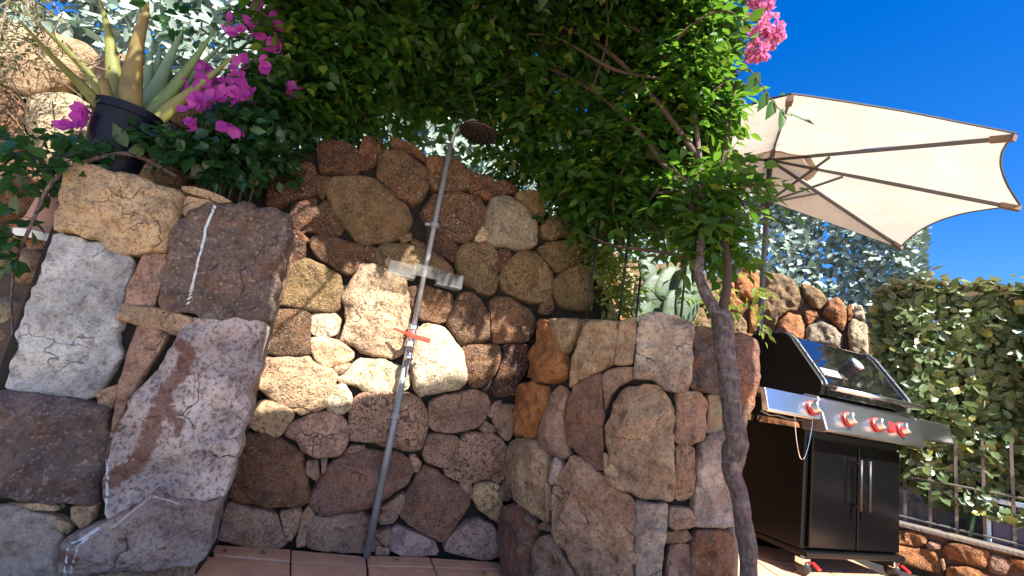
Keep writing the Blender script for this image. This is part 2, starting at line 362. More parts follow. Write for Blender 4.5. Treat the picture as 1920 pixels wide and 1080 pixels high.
# outlines of the stones, metres along the wall and up
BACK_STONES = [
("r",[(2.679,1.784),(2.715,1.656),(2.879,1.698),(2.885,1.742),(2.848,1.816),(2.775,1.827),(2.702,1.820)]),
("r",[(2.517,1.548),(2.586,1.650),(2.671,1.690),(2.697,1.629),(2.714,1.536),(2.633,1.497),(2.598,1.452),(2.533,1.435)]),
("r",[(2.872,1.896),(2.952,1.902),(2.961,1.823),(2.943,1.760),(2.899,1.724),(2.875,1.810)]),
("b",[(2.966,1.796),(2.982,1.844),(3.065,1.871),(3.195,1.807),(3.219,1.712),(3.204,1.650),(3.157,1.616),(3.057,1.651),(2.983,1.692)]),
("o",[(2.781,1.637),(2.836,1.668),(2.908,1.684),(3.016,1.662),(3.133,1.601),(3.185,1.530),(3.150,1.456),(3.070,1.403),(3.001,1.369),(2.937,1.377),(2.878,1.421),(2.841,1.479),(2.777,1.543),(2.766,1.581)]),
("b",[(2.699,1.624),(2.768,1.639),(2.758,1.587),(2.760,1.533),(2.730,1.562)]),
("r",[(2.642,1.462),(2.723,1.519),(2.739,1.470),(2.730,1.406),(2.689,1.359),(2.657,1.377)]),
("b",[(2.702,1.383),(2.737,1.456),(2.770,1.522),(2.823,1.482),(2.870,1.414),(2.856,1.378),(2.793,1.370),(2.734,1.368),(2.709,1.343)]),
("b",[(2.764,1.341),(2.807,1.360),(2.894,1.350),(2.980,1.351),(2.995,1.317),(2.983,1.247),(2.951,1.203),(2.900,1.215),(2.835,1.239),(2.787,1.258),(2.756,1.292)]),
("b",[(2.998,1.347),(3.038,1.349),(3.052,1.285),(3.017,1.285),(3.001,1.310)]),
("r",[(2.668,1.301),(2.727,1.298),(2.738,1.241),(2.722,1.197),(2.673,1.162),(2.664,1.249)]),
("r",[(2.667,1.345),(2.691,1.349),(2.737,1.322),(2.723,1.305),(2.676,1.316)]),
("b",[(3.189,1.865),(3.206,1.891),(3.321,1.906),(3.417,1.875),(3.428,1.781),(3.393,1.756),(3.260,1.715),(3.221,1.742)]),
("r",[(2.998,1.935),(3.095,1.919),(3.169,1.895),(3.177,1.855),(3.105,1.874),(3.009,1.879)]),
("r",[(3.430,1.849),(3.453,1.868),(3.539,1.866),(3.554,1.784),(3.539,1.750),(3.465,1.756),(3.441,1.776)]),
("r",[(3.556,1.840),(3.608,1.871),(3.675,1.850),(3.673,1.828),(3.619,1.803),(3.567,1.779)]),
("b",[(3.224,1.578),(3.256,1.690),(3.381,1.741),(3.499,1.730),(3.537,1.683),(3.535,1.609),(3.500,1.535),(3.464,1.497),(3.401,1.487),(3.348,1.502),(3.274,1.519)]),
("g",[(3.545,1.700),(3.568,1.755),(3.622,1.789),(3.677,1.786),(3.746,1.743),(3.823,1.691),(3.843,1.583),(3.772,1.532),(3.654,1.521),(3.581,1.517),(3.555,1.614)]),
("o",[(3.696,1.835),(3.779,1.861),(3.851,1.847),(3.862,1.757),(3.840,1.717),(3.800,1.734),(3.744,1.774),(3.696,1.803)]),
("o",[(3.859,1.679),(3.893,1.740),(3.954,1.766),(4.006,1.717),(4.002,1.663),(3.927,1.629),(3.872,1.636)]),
("t",[(3.513,1.526),(3.538,1.592),(3.562,1.557),(3.562,1.527),(3.524,1.512)]),
("d",[(3.269,1.504),(3.366,1.498),(3.439,1.448),(3.436,1.404),(3.407,1.383),(3.361,1.408),(3.291,1.419)]),
("o",[(3.052,1.344),(3.086,1.388),(3.174,1.404),(3.281,1.400),(3.343,1.387),(3.430,1.335),(3.431,1.302),(3.346,1.277),(3.227,1.274),(3.068,1.267)]),
("o",[(3.140,1.443),(3.183,1.465),(3.193,1.440),(3.161,1.415)]),
("b",[(3.201,1.442),(3.261,1.434),(3.277,1.408),(3.214,1.414)]),
("o",[(3.441,1.425),(3.465,1.474),(3.554,1.508),(3.616,1.485),(3.641,1.459),(3.663,1.320),(3.641,1.250),(3.571,1.257),(3.480,1.293),(3.448,1.356)]),
("d",[(3.647,1.490),(3.702,1.498),(3.717,1.463),(3.707,1.388),(3.686,1.368),(3.662,1.406)]),
("o",[(3.678,1.352),(3.724,1.459),(3.760,1.512),(3.836,1.518),(3.896,1.491),(3.958,1.415),(3.969,1.344),(3.936,1.278),(3.887,1.259),(3.785,1.275),(3.693,1.295)]),
("o",[(3.867,1.556),(3.916,1.598),(4.007,1.630),(4.064,1.635),(4.067,1.577),(4.044,1.495),(3.991,1.462),(3.941,1.483),(3.886,1.512)]),
("o",[(3.970,1.397),(4.019,1.450),(4.119,1.531),(4.188,1.514),(4.217,1.352),(4.157,1.274),(4.046,1.275),(3.981,1.326)]),
("b",[(4.080,1.621),(4.118,1.677),(4.164,1.679),(4.161,1.585),(4.108,1.541),(4.072,1.502)]),
("b",[(4.029,1.739),(4.100,1.773),(4.153,1.756),(4.127,1.701),(4.083,1.665),(4.032,1.677)]),
("o",[(2.673,1.087),(2.679,1.159),(2.725,1.207),(2.766,1.230),(2.816,1.216),(2.906,1.185),(2.930,1.131),(2.942,1.049),(2.920,1.017),(2.862,1.013),(2.770,1.013),(2.683,1.000)]),
("t",[(2.970,1.140),(2.986,1.209),(2.993,1.258),(3.061,1.268),(3.138,1.265),(3.207,1.218),(3.247,1.147),(3.268,1.072),(3.266,0.993),(3.271,0.890),(3.222,0.859),(3.137,0.852),(3.039,0.879),(2.986,0.902),(2.984,0.964),(2.980,1.039),(2.953,1.085)]),
("w",[(2.839,0.985),(2.924,1.002),(2.956,0.984),(2.954,0.921),(2.900,0.898),(2.854,0.909)]),
("b",[(2.657,0.968),(2.753,0.988),(2.823,0.985),(2.863,0.818),(2.810,0.795),(2.734,0.788),(2.665,0.776),(2.661,0.865)]),
("t",[(2.860,0.874),(2.914,0.888),(2.987,0.880),(3.044,0.848),(3.047,0.823),(3.006,0.792),(2.941,0.769),(2.906,0.792),(2.872,0.820)]),
("t",[(2.681,0.693),(2.677,0.753),(2.759,0.776),(2.863,0.792),(2.915,0.762),(2.975,0.755),(2.997,0.739),(2.982,0.670),(2.970,0.604),(2.940,0.574),(2.873,0.576),(2.782,0.586),(2.720,0.623),(2.688,0.648)]),
("t",[(2.990,0.770),(3.030,0.791),(3.043,0.786),(3.018,0.748),(2.999,0.749)]),
("w",[(3.001,0.730),(3.047,0.777),(3.085,0.825),(3.192,0.828),(3.275,0.822),(3.314,0.796),(3.326,0.735),(3.293,0.702),(3.209,0.687),(3.109,0.704),(3.025,0.708)]),
("w",[(2.979,0.645),(2.996,0.679),(3.040,0.693),(3.073,0.659),(3.090,0.607),(3.054,0.578),(3.007,0.579),(2.980,0.610)]),
("b",[(3.233,1.192),(3.316,1.224),(3.435,1.209),(3.455,1.150),(3.442,1.085),(3.414,1.066),(3.322,1.061),(3.283,1.088),(3.255,1.135)]),
("w",[(3.309,0.996),(3.354,1.033),(3.433,1.038),(3.485,1.002),(3.545,0.933),(3.577,0.865),(3.588,0.804),(3.560,0.768),(3.467,0.728),(3.387,0.699),(3.351,0.751),(3.326,0.823),(3.313,0.911)]),
("b",[(3.465,1.166),(3.489,1.215),(3.546,1.238),(3.597,1.204),(3.645,1.147),(3.670,1.070),(3.672,1.026),(3.617,1.005),(3.531,0.989),(3.481,1.028),(3.456,1.069)]),
("b",[(3.642,1.211),(3.688,1.240),(3.775,1.247),(3.852,1.215),(3.896,1.167),(3.901,1.100),(3.867,1.057),(3.702,1.018),(3.679,1.099)]),
("b",[(3.548,0.960),(3.593,0.982),(3.688,0.999),(3.735,0.994),(3.743,0.946),(3.731,0.856),(3.680,0.795),(3.632,0.787),(3.594,0.828),(3.567,0.903)]),
("d",[(3.762,1.004),(3.856,1.035),(3.893,1.022),(3.899,0.918),(3.868,0.859),(3.858,0.782),(3.774,0.756),(3.732,0.784),(3.760,0.868),(3.760,0.949)]),
("b",[(3.924,1.256),(3.962,1.307),(3.992,1.261),(3.976,1.220),(3.925,1.215)]),
("t",[(2.694,0.535),(2.719,0.579),(2.762,0.581),(2.849,0.554),(2.852,0.522),(2.822,0.455),(2.785,0.439),(2.727,0.463),(2.697,0.479)]),
("t",[(2.856,0.560),(2.884,0.573),(2.922,0.564),(2.891,0.546)]),
("p",[(2.847,0.454),(2.863,0.496),(2.936,0.552),(3.030,0.572),(3.069,0.540),(3.098,0.485),(3.103,0.420),(3.072,0.394),(2.985,0.377),(2.938,0.401),(2.908,0.434),(2.864,0.444)]),
("p",[(3.093,0.579),(3.105,0.635),(3.142,0.672),(3.221,0.687),(3.319,0.694),(3.382,0.686),(3.427,0.637),(3.444,0.577),(3.441,0.503),(3.424,0.462),(3.381,0.453),(3.318,0.462),(3.219,0.469),(3.127,0.470),(3.108,0.522)]),
("q",[(2.664,0.237),(2.665,0.311),(2.680,0.439),(2.775,0.440),(2.845,0.415),(2.914,0.381),(2.943,0.330),(2.964,0.277),(2.999,0.225),(2.997,0.192),(2.957,0.171),(2.862,0.167),(2.756,0.175),(2.683,0.190)]),
("p",[(2.678,0.040),(2.675,0.145),(2.719,0.159),(2.806,0.137),(2.878,0.124),(2.911,0.077),(2.950,0.027),(2.922,0.002),(2.818,0.006),(2.694,0.023)]),
("p",[(2.900,0.138),(2.967,0.152),(2.982,0.136),(2.978,0.082),(2.967,0.037),(2.949,0.042)]),
("p",[(2.964,0.346),(3.000,0.354),(3.028,0.278),(2.974,0.302)]),
("p",[(3.018,0.363),(3.038,0.372),(3.044,0.318),(3.037,0.288)]),
("m",[(3.014,0.226),(3.034,0.283),(3.064,0.350),(3.116,0.401),(3.229,0.426),(3.350,0.425),(3.399,0.404),(3.418,0.368),(3.406,0.308),(3.347,0.261),(3.275,0.209),(3.190,0.172),(3.084,0.142),(3.041,0.156),(3.014,0.186)]),
("m",[(3.109,0.405),(3.132,0.438),(3.180,0.443),(3.186,0.425),(3.163,0.400)]),
("p",[(2.992,0.040),(2.994,0.122),(3.004,0.164),(3.037,0.136),(3.020,0.096),(3.030,0.021),(2.998,0.013)]),
("p",[(3.029,0.092),(3.047,0.128),(3.151,0.143),(3.234,0.160),(3.275,0.132),(3.330,0.040),(3.317,0.010),(3.182,0.003),(3.045,0.014)]),
("p",[(3.456,0.584),(3.445,0.680),(3.496,0.710),(3.634,0.761),(3.708,0.749),(3.734,0.714),(3.714,0.638),(3.676,0.593),(3.577,0.562),(3.492,0.559)]),
("p",[(3.460,0.435),(3.465,0.526),(3.591,0.534),(3.608,0.511),(3.586,0.422),(3.576,0.394),(3.483,0.409)]),
("p",[(3.580,0.385),(3.630,0.521),(3.661,0.555),(3.765,0.571),(3.835,0.538),(3.869,0.504),(3.876,0.429),(3.867,0.370),(3.844,0.355),(3.801,0.371),(3.673,0.336),(3.591,0.357)]),
("p",[(3.401,0.417),(3.419,0.426),(3.449,0.400),(3.442,0.364),(3.426,0.369)]),
("m",[(3.405,0.180),(3.432,0.287),(3.448,0.331),(3.484,0.378),(3.524,0.367),(3.623,0.322),(3.713,0.260),(3.696,0.215),(3.648,0.110),(3.616,0.064),(3.556,0.093),(3.464,0.130)]),
("p",[(3.660,0.320),(3.703,0.332),(3.726,0.290),(3.712,0.270)]),
("t",[(3.733,0.267),(3.733,0.327),(3.817,0.343),(3.853,0.321),(3.876,0.254),(3.879,0.177),(3.832,0.195),(3.775,0.227)]),
("p",[(3.864,0.322),(3.885,0.359),(3.916,0.295),(3.899,0.279),(3.871,0.283)]),
("P",[(3.637,0.036),(3.670,0.103),(3.722,0.158),(3.783,0.170),(3.853,0.139),(3.892,0.086),(3.896,0.029),(3.862,0.011),(3.733,0.016)]),
("P",[(3.397,0.022),(3.387,0.095),(3.404,0.116),(3.492,0.088),(3.568,0.070),(3.597,0.033),(3.596,0.013),(3.461,0.005)]),
("p",[(3.311,0.150),(3.331,0.179),(3.373,0.182),(3.384,0.156),(3.371,0.137),(3.330,0.127)]),
("p",[(3.312,0.081),(3.366,0.102),(3.379,0.076),(3.367,0.042),(3.332,0.062)]),
("p",[(3.768,0.646),(3.787,0.695),(3.812,0.717),(3.871,0.720),(3.881,0.661),(3.873,0.574),(3.851,0.558),(3.808,0.592)]),
("p",[(3.737,0.667),(3.755,0.717),(3.790,0.730),(3.781,0.699),(3.758,0.655)]),
("p",[(3.712,0.590),(3.734,0.621),(3.770,0.605),(3.779,0.585),(3.739,0.578)]),
("p",[(3.312,0.189),(3.348,0.212),(3.397,0.256),(3.408,0.215),(3.393,0.179),(3.365,0.186)]),
("p",[(3.329,0.031),(3.377,0.027),(3.382,0.003),(3.336,0.000)])]

RIGHT_STONES = [
("R",[(0.066,0.877),(0.080,0.972),(0.144,1.064),(0.155,1.158),(0.227,1.141),(0.301,1.064),(0.359,0.992),(0.394,0.934),(0.396,0.906),(0.335,0.878),(0.259,0.859)]),
("t",[(0.232,1.159),(0.411,1.152),(0.420,1.110),(0.394,1.055),(0.360,1.007),(0.321,1.052),(0.258,1.122)]),
("t",[(0.422,0.857),(0.422,0.961),(0.439,1.082),(0.458,1.137),(0.504,1.159),(0.600,1.161),(0.606,1.110),(0.607,0.985),(0.567,0.957),(0.512,0.922),(0.465,0.893),(0.438,0.857)]),
("t",[(0.616,0.984),(0.616,1.099),(0.618,1.165),(0.683,1.189),(0.685,1.085),(0.686,0.996),(0.654,0.985)]),
("R",[(0.019,0.609),(0.017,0.714),(0.014,0.824),(0.148,0.846),(0.259,0.844),(0.289,0.779),(0.265,0.655),(0.243,0.609),(0.174,0.602),(0.073,0.578)]),
("p",[(0.302,0.561),(0.292,0.636),(0.300,0.732),(0.334,0.816),(0.372,0.851),(0.410,0.825),(0.416,0.773),(0.425,0.683),(0.450,0.598),(0.470,0.574),(0.439,0.556),(0.368,0.561)]),
("m",[(0.452,0.621),(0.433,0.707),(0.431,0.782),(0.450,0.854),(0.525,0.910),(0.564,0.927),(0.579,0.843),(0.595,0.714),(0.608,0.609),(0.625,0.545),(0.585,0.545),(0.543,0.572),(0.499,0.600)]),
("p",[(0.575,0.928),(0.613,0.956),(0.691,0.972),(0.696,0.926),(0.643,0.889),(0.620,0.856),(0.608,0.808),(0.597,0.788)]),
("s",[(0.702,0.929),(0.699,1.041),(0.697,1.197),(0.762,1.215),(0.849,1.218),(0.920,1.192),(0.922,1.075),(0.917,0.924),(0.867,0.912),(0.826,0.914),(0.781,0.939),(0.725,0.933)]),
("k",[(0.928,0.928),(0.932,1.054),(0.930,1.182),(0.986,1.182),(1.032,1.171),(1.048,1.029),(1.054,0.944),(1.029,0.925),(0.965,0.925)]),
("t",[(0.634,0.614),(0.619,0.697),(0.624,0.784),(0.650,0.850),(0.687,0.889),(0.760,0.907),(0.827,0.883),(0.866,0.834),(0.878,0.764),(0.884,0.640),(0.896,0.581),(0.894,0.504),(0.835,0.482),(0.764,0.476),(0.691,0.493),(0.647,0.523)]),
("p",[(0.889,0.715),(0.880,0.888),(0.912,0.908),(0.964,0.912),(0.997,0.877),(1.003,0.806),(1.000,0.736),(0.959,0.715),(0.912,0.703)]),
("g",[(1.013,0.767),(1.014,0.867),(1.002,0.903),(1.061,0.922),(1.076,0.817),(1.076,0.777),(1.033,0.766)]),
("m",[(1.121,0.777),(1.093,1.014),(1.087,1.147),(1.127,1.181),(1.213,1.174),(1.257,1.143),(1.240,1.037),(1.219,0.901),(1.192,0.812),(1.167,0.796)]),
("p",[(0.912,0.497),(0.904,0.623),(0.896,0.683),(0.940,0.695),(0.966,0.687),(0.976,0.574),(0.970,0.517),(0.937,0.492)]),
("s",[(0.992,0.411),(0.983,0.535),(0.990,0.705),(1.021,0.750),(1.082,0.767),(1.119,0.657),(1.152,0.498),(1.150,0.433),(1.092,0.417),(1.030,0.412)]),
("p",[(0.895,0.394),(0.897,0.453),(0.969,0.460),(0.984,0.436),(0.980,0.405),(0.918,0.383)]),
("p",[(0.886,0.334),(0.890,0.360),(0.957,0.385),(0.982,0.359),(0.951,0.342),(0.903,0.330)]),
("p",[(0.416,0.352),(0.411,0.458),(0.450,0.506),(0.491,0.570),(0.538,0.558),(0.588,0.527),(0.645,0.508),(0.688,0.478),(0.753,0.462),(0.770,0.339),(0.790,0.115),(0.635,0.075),(0.534,0.181),(0.454,0.258)]),
("s",[(0.761,0.457),(0.807,0.451),(0.882,0.464),(0.883,0.390),(0.879,0.283),(0.882,0.134),(0.792,0.115),(0.774,0.320)]),
("t",[(0.080,0.355),(0.020,0.442),(0.022,0.552),(0.179,0.589),(0.272,0.593),(0.328,0.569),(0.360,0.524),(0.375,0.449),(0.402,0.369),(0.399,0.290),(0.322,0.299),(0.204,0.319),(0.122,0.331)]),
("m",[(0.113,0.057),(0.009,0.189),(0.041,0.245),(0.174,0.288),(0.286,0.289),(0.343,0.251),(0.342,0.181),(0.329,0.092),(0.332,-0.010),(0.214,-0.037)]),
("p",[(0.356,-0.001),(0.356,0.144),(0.381,0.219),(0.412,0.239),(0.451,0.233),(0.506,0.183),(0.614,0.078)]),
("s",[(0.377,0.516),(0.411,0.553),(0.434,0.518),(0.422,0.476),(0.406,0.440),(0.386,0.452)]),
("p",[(0.363,0.262),(0.389,0.281),(0.419,0.277),(0.422,0.259),(0.374,0.253)]),
("m",[(0.990,0.171),(0.990,0.337),(1.011,0.386),(1.093,0.404),(1.143,0.395),(1.157,0.322),(1.167,0.190)]),
("p",[(0.896,0.155),(0.911,0.312),(0.942,0.327),(0.980,0.329),(0.978,0.263),(0.975,0.169)]),
("t",[(0.611,0.601),(0.628,0.609),(0.679,0.540),(0.714,0.490),(0.700,0.487),(0.645,0.506),(0.629,0.546)])]

PILLAR_STONES = [
("t",[(0.637,1.101),(0.623,1.194),(0.616,1.271),(0.628,1.321),(0.657,1.325),(0.737,1.320),(0.850,1.320),(0.951,1.305),(0.957,1.264),(0.956,1.170),(0.951,1.083),(0.921,1.084),(0.863,1.057),(0.791,1.062),(0.747,1.083),(0.686,1.086),(0.645,1.084)]),
("S",[(0.645,0.560),(0.641,0.665),(0.639,0.770),(0.634,0.867),(0.631,0.967),(0.628,1.057),(0.649,1.070),(0.706,1.066),(0.763,1.052),(0.856,1.037),(0.861,1.005),(0.866,0.900),(0.890,0.783),(0.912,0.713),(0.904,0.621),(0.887,0.561),(0.835,0.549),(0.777,0.553),(0.716,0.549)]),
("p",[(0.881,0.885),(0.879,0.971),(0.891,1.062),(0.958,1.069),(0.972,1.033),(0.964,0.951),(0.964,0.889),(0.918,0.883)]),
("k",[(0.989,0.918),(0.977,0.994),(0.953,1.149),(0.957,1.202),(0.986,1.252),(1.047,1.291),(1.103,1.319),(1.145,1.331),(1.194,1.324),(1.268,1.335),(1.321,1.332),(1.336,1.253),(1.329,1.120),(1.330,0.993),(1.327,0.913),(1.279,0.899),(1.223,0.908),(1.156,0.890),(1.088,0.890),(1.001,0.891)]),
("t",[(0.943,1.334),(0.980,1.346),(1.052,1.342),(1.100,1.329),(1.059,1.314),(0.995,1.322),(0.951,1.324)]),
("t",[(0.964,1.266),(0.966,1.303),(1.025,1.306),(1.074,1.303),(1.049,1.283),(1.013,1.251),(0.986,1.229),(0.970,1.241)]),
("t",[(0.872,0.817),(0.872,0.860),(0.887,0.880),(0.992,0.876),(1.088,0.870),(1.088,0.825),(1.061,0.801),(0.992,0.812),(0.928,0.817)]),
("p",[(0.960,0.469),(0.951,0.530),(0.945,0.609),(0.936,0.699),(0.939,0.804),(0.969,0.810),(1.034,0.797),(1.024,0.742),(0.999,0.654),(0.985,0.561),(0.977,0.489),(0.968,0.449)]),
("A",[(0.970,0.384),(0.971,0.436),(0.993,0.526),(1.036,0.660),(1.066,0.794),(1.092,0.865),(1.160,0.875),(1.226,0.892),(1.311,0.901),(1.327,0.868),(1.339,0.729),(1.336,0.630),(1.342,0.459),(1.344,0.348),(1.340,0.275),(1.284,0.253),(1.202,0.257),(1.140,0.282),(1.086,0.223),(1.025,0.170),(1.003,0.234),(0.985,0.317)]),
("B",[(1.027,0.165),(1.088,0.218),(1.141,0.277),(1.203,0.251),(1.285,0.248),(1.340,0.270),(1.330,0.168),(1.327,0.082),(1.304,0.047),(1.211,0.041),(1.123,0.033),(1.037,0.024),(0.982,0.020),(0.952,0.030),(0.935,0.101),(0.951,0.133),(1.000,0.160)]),
("k",[(0.620,0.231),(0.543,0.491),(0.659,0.535),(0.726,0.538),(0.824,0.538),(0.931,0.522),(0.938,0.467),(0.947,0.381),(0.960,0.298),(0.968,0.235),(0.869,0.225)]),
("s",[(0.636,0.179),(0.771,0.192),(0.826,0.187),(0.880,0.162),(0.927,0.093),(0.950,0.038),(0.969,-0.070),(0.710,-0.070)]),
("t",[(0.921,0.204),(0.978,0.216),(0.977,0.167),(0.960,0.150),(0.933,0.173)]),
("t",[(0.872,0.177),(0.930,0.156),(0.930,0.132),(0.911,0.135)]),
("t",[(0.890,0.574),(0.932,0.598),(0.940,0.605),(0.936,0.531),(0.900,0.535)]),
("p",[(0.968,0.007),(1.067,0.022),(1.303,0.037),(1.326,-0.070),(0.994,-0.085)]),
("k",[(0.962,0.335),(0.950,0.430),(0.957,0.462),(0.967,0.414),(0.978,0.325)]),
("t",[(0.766,0.210),(0.865,0.217),(0.884,0.197),(0.824,0.195)])]

FAR_STONES = [
("o",[(3.970,2.025),(3.966,2.393),(3.982,2.513),(4.131,2.510),(4.278,2.438),(4.338,2.326),(4.379,2.179),(4.327,2.111),(4.202,2.076),(4.129,1.980),(4.115,1.742),(3.986,1.727)]),
("R",[(3.700,2.433),(3.758,2.585),(3.914,2.559),(3.945,2.392),(3.935,2.174),(3.714,2.214)]),
("R",[(4.145,1.745),(4.155,1.971),(4.253,2.075),(4.354,2.048),(4.392,1.945),(4.400,1.716),(4.148,1.687)]),
("g",[(4.412,1.918),(4.549,2.015),(4.644,1.953),(4.733,1.875),(4.728,1.692),(4.559,1.675),(4.419,1.718)]),
("R",[(4.561,2.073),(4.600,2.208),(4.683,2.269),(4.753,2.191),(4.757,2.027),(4.737,1.908),(4.652,1.987),(4.585,2.052)]),
("o",[(4.351,2.387),(4.400,2.413),(4.540,2.323),(4.580,2.248),(4.540,2.130),(4.458,2.149),(4.401,2.240)]),
("w",[(4.789,1.990),(4.824,2.042),(4.935,1.997),(4.951,1.685),(4.822,1.646),(4.793,1.807)]),
("w",[(4.830,2.188),(4.893,2.178),(4.921,2.035),(4.832,2.064)]),
("o",[(3.121,1.891),(3.347,2.038),(3.420,1.894),(3.503,1.735),(3.284,1.687)]),
("o",[(3.593,1.920),(3.672,2.004),(3.782,2.005),(3.854,1.891),(3.854,1.711),(3.638,1.682)]),
("R",[(4.392,2.092),(4.498,2.116),(4.529,2.048),(4.431,1.949)]),
("R",[(4.768,2.169),(4.812,2.199),(4.815,2.064),(4.780,2.017)]),
("o",[(3.201,2.231),(3.354,2.323),(3.540,2.256),(3.567,2.040),(3.415,1.955),(3.364,2.059),(3.187,2.040)]),
("R",[(3.573,2.292),(3.681,2.381),(3.703,2.207),(3.831,2.102),(3.792,2.030),(3.659,2.027),(3.590,2.043)]),
("o",[(2.762,2.380),(3.033,2.514),(3.156,2.349),(3.141,2.093),(2.910,1.952),(2.764,2.132)]),
("o",[(2.147,2.255),(2.678,2.405),(2.728,2.123),(2.402,1.922),(2.142,2.026)]),
("o",[(2.413,1.878),(2.817,2.023),(2.918,1.892),(2.859,1.728),(2.470,1.649)]),
("R",[(3.881,1.714),(3.853,2.104),(3.948,2.144),(3.970,1.725)])]

LOW_STONES = [
("R",[(0.537,0.274),(0.578,0.299),(0.644,0.348),(0.734,0.338),(0.741,0.291),(0.683,0.253),(0.618,0.248),(0.538,0.225)]),
("R",[(0.525,0.151),(0.538,0.206),(0.578,0.232),(0.670,0.237),(0.770,0.257),(0.785,0.223),(0.803,0.142),(0.745,0.130),(0.644,0.132),(0.525,0.119)]),
("p",[(0.736,0.277),(0.758,0.305),(0.800,0.300),(0.800,0.276),(0.751,0.260)]),
("R",[(0.810,0.276),(0.846,0.321),(0.891,0.339),(1.005,0.349),(1.013,0.314),(1.001,0.244),(0.936,0.236),(0.843,0.233)]),
("p",[(1.012,0.242),(1.020,0.314),(1.070,0.316),(1.105,0.292),(1.078,0.232),(1.024,0.221)]),
("R",[(0.832,0.105),(0.840,0.188),(0.912,0.210),(0.998,0.211),(1.045,0.183)]),
("R",[(1.096,0.322),(1.165,0.332),(1.235,0.328),(1.233,0.265),(1.112,0.291)]),
("p",[(0.797,0.209),(0.816,0.224),(0.825,0.177),(0.811,0.157)])]

# ---------------------------------------------------------------- setting: ground
g = MB(); g.add([(-60, -60, -.03), (60, -60, -.03), (60, 60, -.03), (-60, 60, -.03)], [(0, 1, 2, 3)])
tag(g.build('ground', M['paving']), kind='structure')
# raised garden bed behind the retaining walls
ub = MB(); up = [(-6, 1.2), (-3.6, 1.75), (0.40, 2.90), (0.55, 4.25), (1.25, 5.4), (2.2, 5.75), (3.2, 5.45), (3.95, 4.9), (4.8, 4.1), (9, 4.6), (9, 14), (-6, 14)]
n = len(up); ub.add([(x, y, -.02) for x, y in up] + [(x, y, 1.70) for x, y in up], [tuple(range(n, 2 * n))] + [(i, (i + 1) % n, n + (i + 1) % n, n + i) for i in range(n)])
tag(ub.build('garden_bed', M['soil']), kind='structure')

# shower floor of terracotta flags
def flag_piece(name, pts, z0, z1, mat, parent, colr, seed):
    rnd = random.Random(seed); b = MB(); c = Vector((sum(p[0] for p in pts) / len(pts), sum(p[1] for p in pts) / len(pts), z1))
    m = len(pts); vs = []; ins = .988
    dz = rnd.uniform(-.002, .002)
    for z, k in ((z0, 1), (z1 - .004 + dz, 1), (z1 + dz, ins)):
        vs += [((p[0] - c.x) * k, (p[1] - c.y) * k, z - c.z) for p in pts]
    fs = [tuple(range(2 * m, 3 * m))]
    for r in (0, 1): fs += [(r * m + i, r * m + (i + 1) % m, (r + 1) * m + (i + 1) % m, (r + 1) * m + i) for i in range(m)]
    b.add(vs, fs); o = b.build(name, mat); o.location = c; attach(o, parent)
    k = rnd.uniform(.88, 1.12); o.color = (colr[0] * k, colr[1] * k, colr[2] * k, colr[3]); return o
sf = MB(); sf.add([(-1.3, 1.0, -.012), (.6, 1.0, -.012), (.6, 2.62, -.012), (-1.3, 2.2, -.012)], [(0, 1, 2, 3)])
shower_floor = tag(sf.build('shower_floor', M['mortar']), kind='structure')
TC = (.62, .36, .24, .1)
for i, q in enumerate([
    [(-1.028,2.141,0.000), (-0.739,2.223,0.000), (-0.693,2.115,0.000), (-0.967,2.059,0.000)],
    [(-0.734,2.226,0.000), (-0.436,2.288,-0.000), (-0.405,2.190,0.000), (-0.688,2.117,0.000)],
    [(-0.428,2.291,0.000), (-0.169,2.391,0.000), (-0.139,2.294,0.000), (-0.399,2.193,0.000)],
    [(-0.162,2.394,0.000), (0.154,2.483,0.000), (0.193,2.420,0.000), (-0.133,2.297,-0.000)],
    [(-1.000,2.032,0.000), (-0.687,2.100,0.000), (-0.517,1.698,0.000), (-0.825,1.594,0.000)],
    [(-0.682,2.102,0.000), (-0.401,2.174,0.000), (-0.284,1.778,0.000), (-0.513,1.700,0.000)],
    [(-0.393,2.178,0.000), (-0.135,2.278,-0.000), (-0.012,1.871,0.000), (-0.277,1.780,0.000)],
    [(-0.128,2.281,0.000), (0.200,2.404,0.000), (0.340,1.991,0.000), (-0.005,1.873,0.000)]]):
    flag_piece('flagstone', [(a, b_) for a, b_, _ in q], -.011, 0.0, M['tile'], shower_floor, TC, i)

# terrace by the barbecue, one step higher
tb = MB(); tp = [(1.14, -1.5), (5.0, -1.5), (5.0, 1.05), (2.25, 3.68), (3.9, 4.3), (2.2, 5.4), (1.4, 5.1), (.8, 4.1), (1.14, 2.7)]
n = len(tp); tb.add([(x, y, -.02) for x, y in tp] + [(x, y, .088) for x, y in tp], [tuple(range(n, 2 * n))] + [(i, (i + 1) % n, n + (i + 1) % n, n + i) for i in range(n)])
terrace = tag(tb.build('terrace', M['mortar']), kind='structure')
for i in range(9):
    for j in range(12):
        x0 = 1.16 + i * .42; y0 = -1.3 + j * .42
        if 3.55 - 0.935 * (x0 + .42 - 2.35) < y0 + .42 or x0 + .42 > 4.9 or y0 + .42 > 3.9: continue
        flag_piece('paving_tile', [(x0, y0), (x0 + .412, y0), (x0 + .412, y0 + .412), (x0, y0 + .412)], .088, .1, M['tile'], terrace, (.42, .33, .26, .1), i * 31 + j)

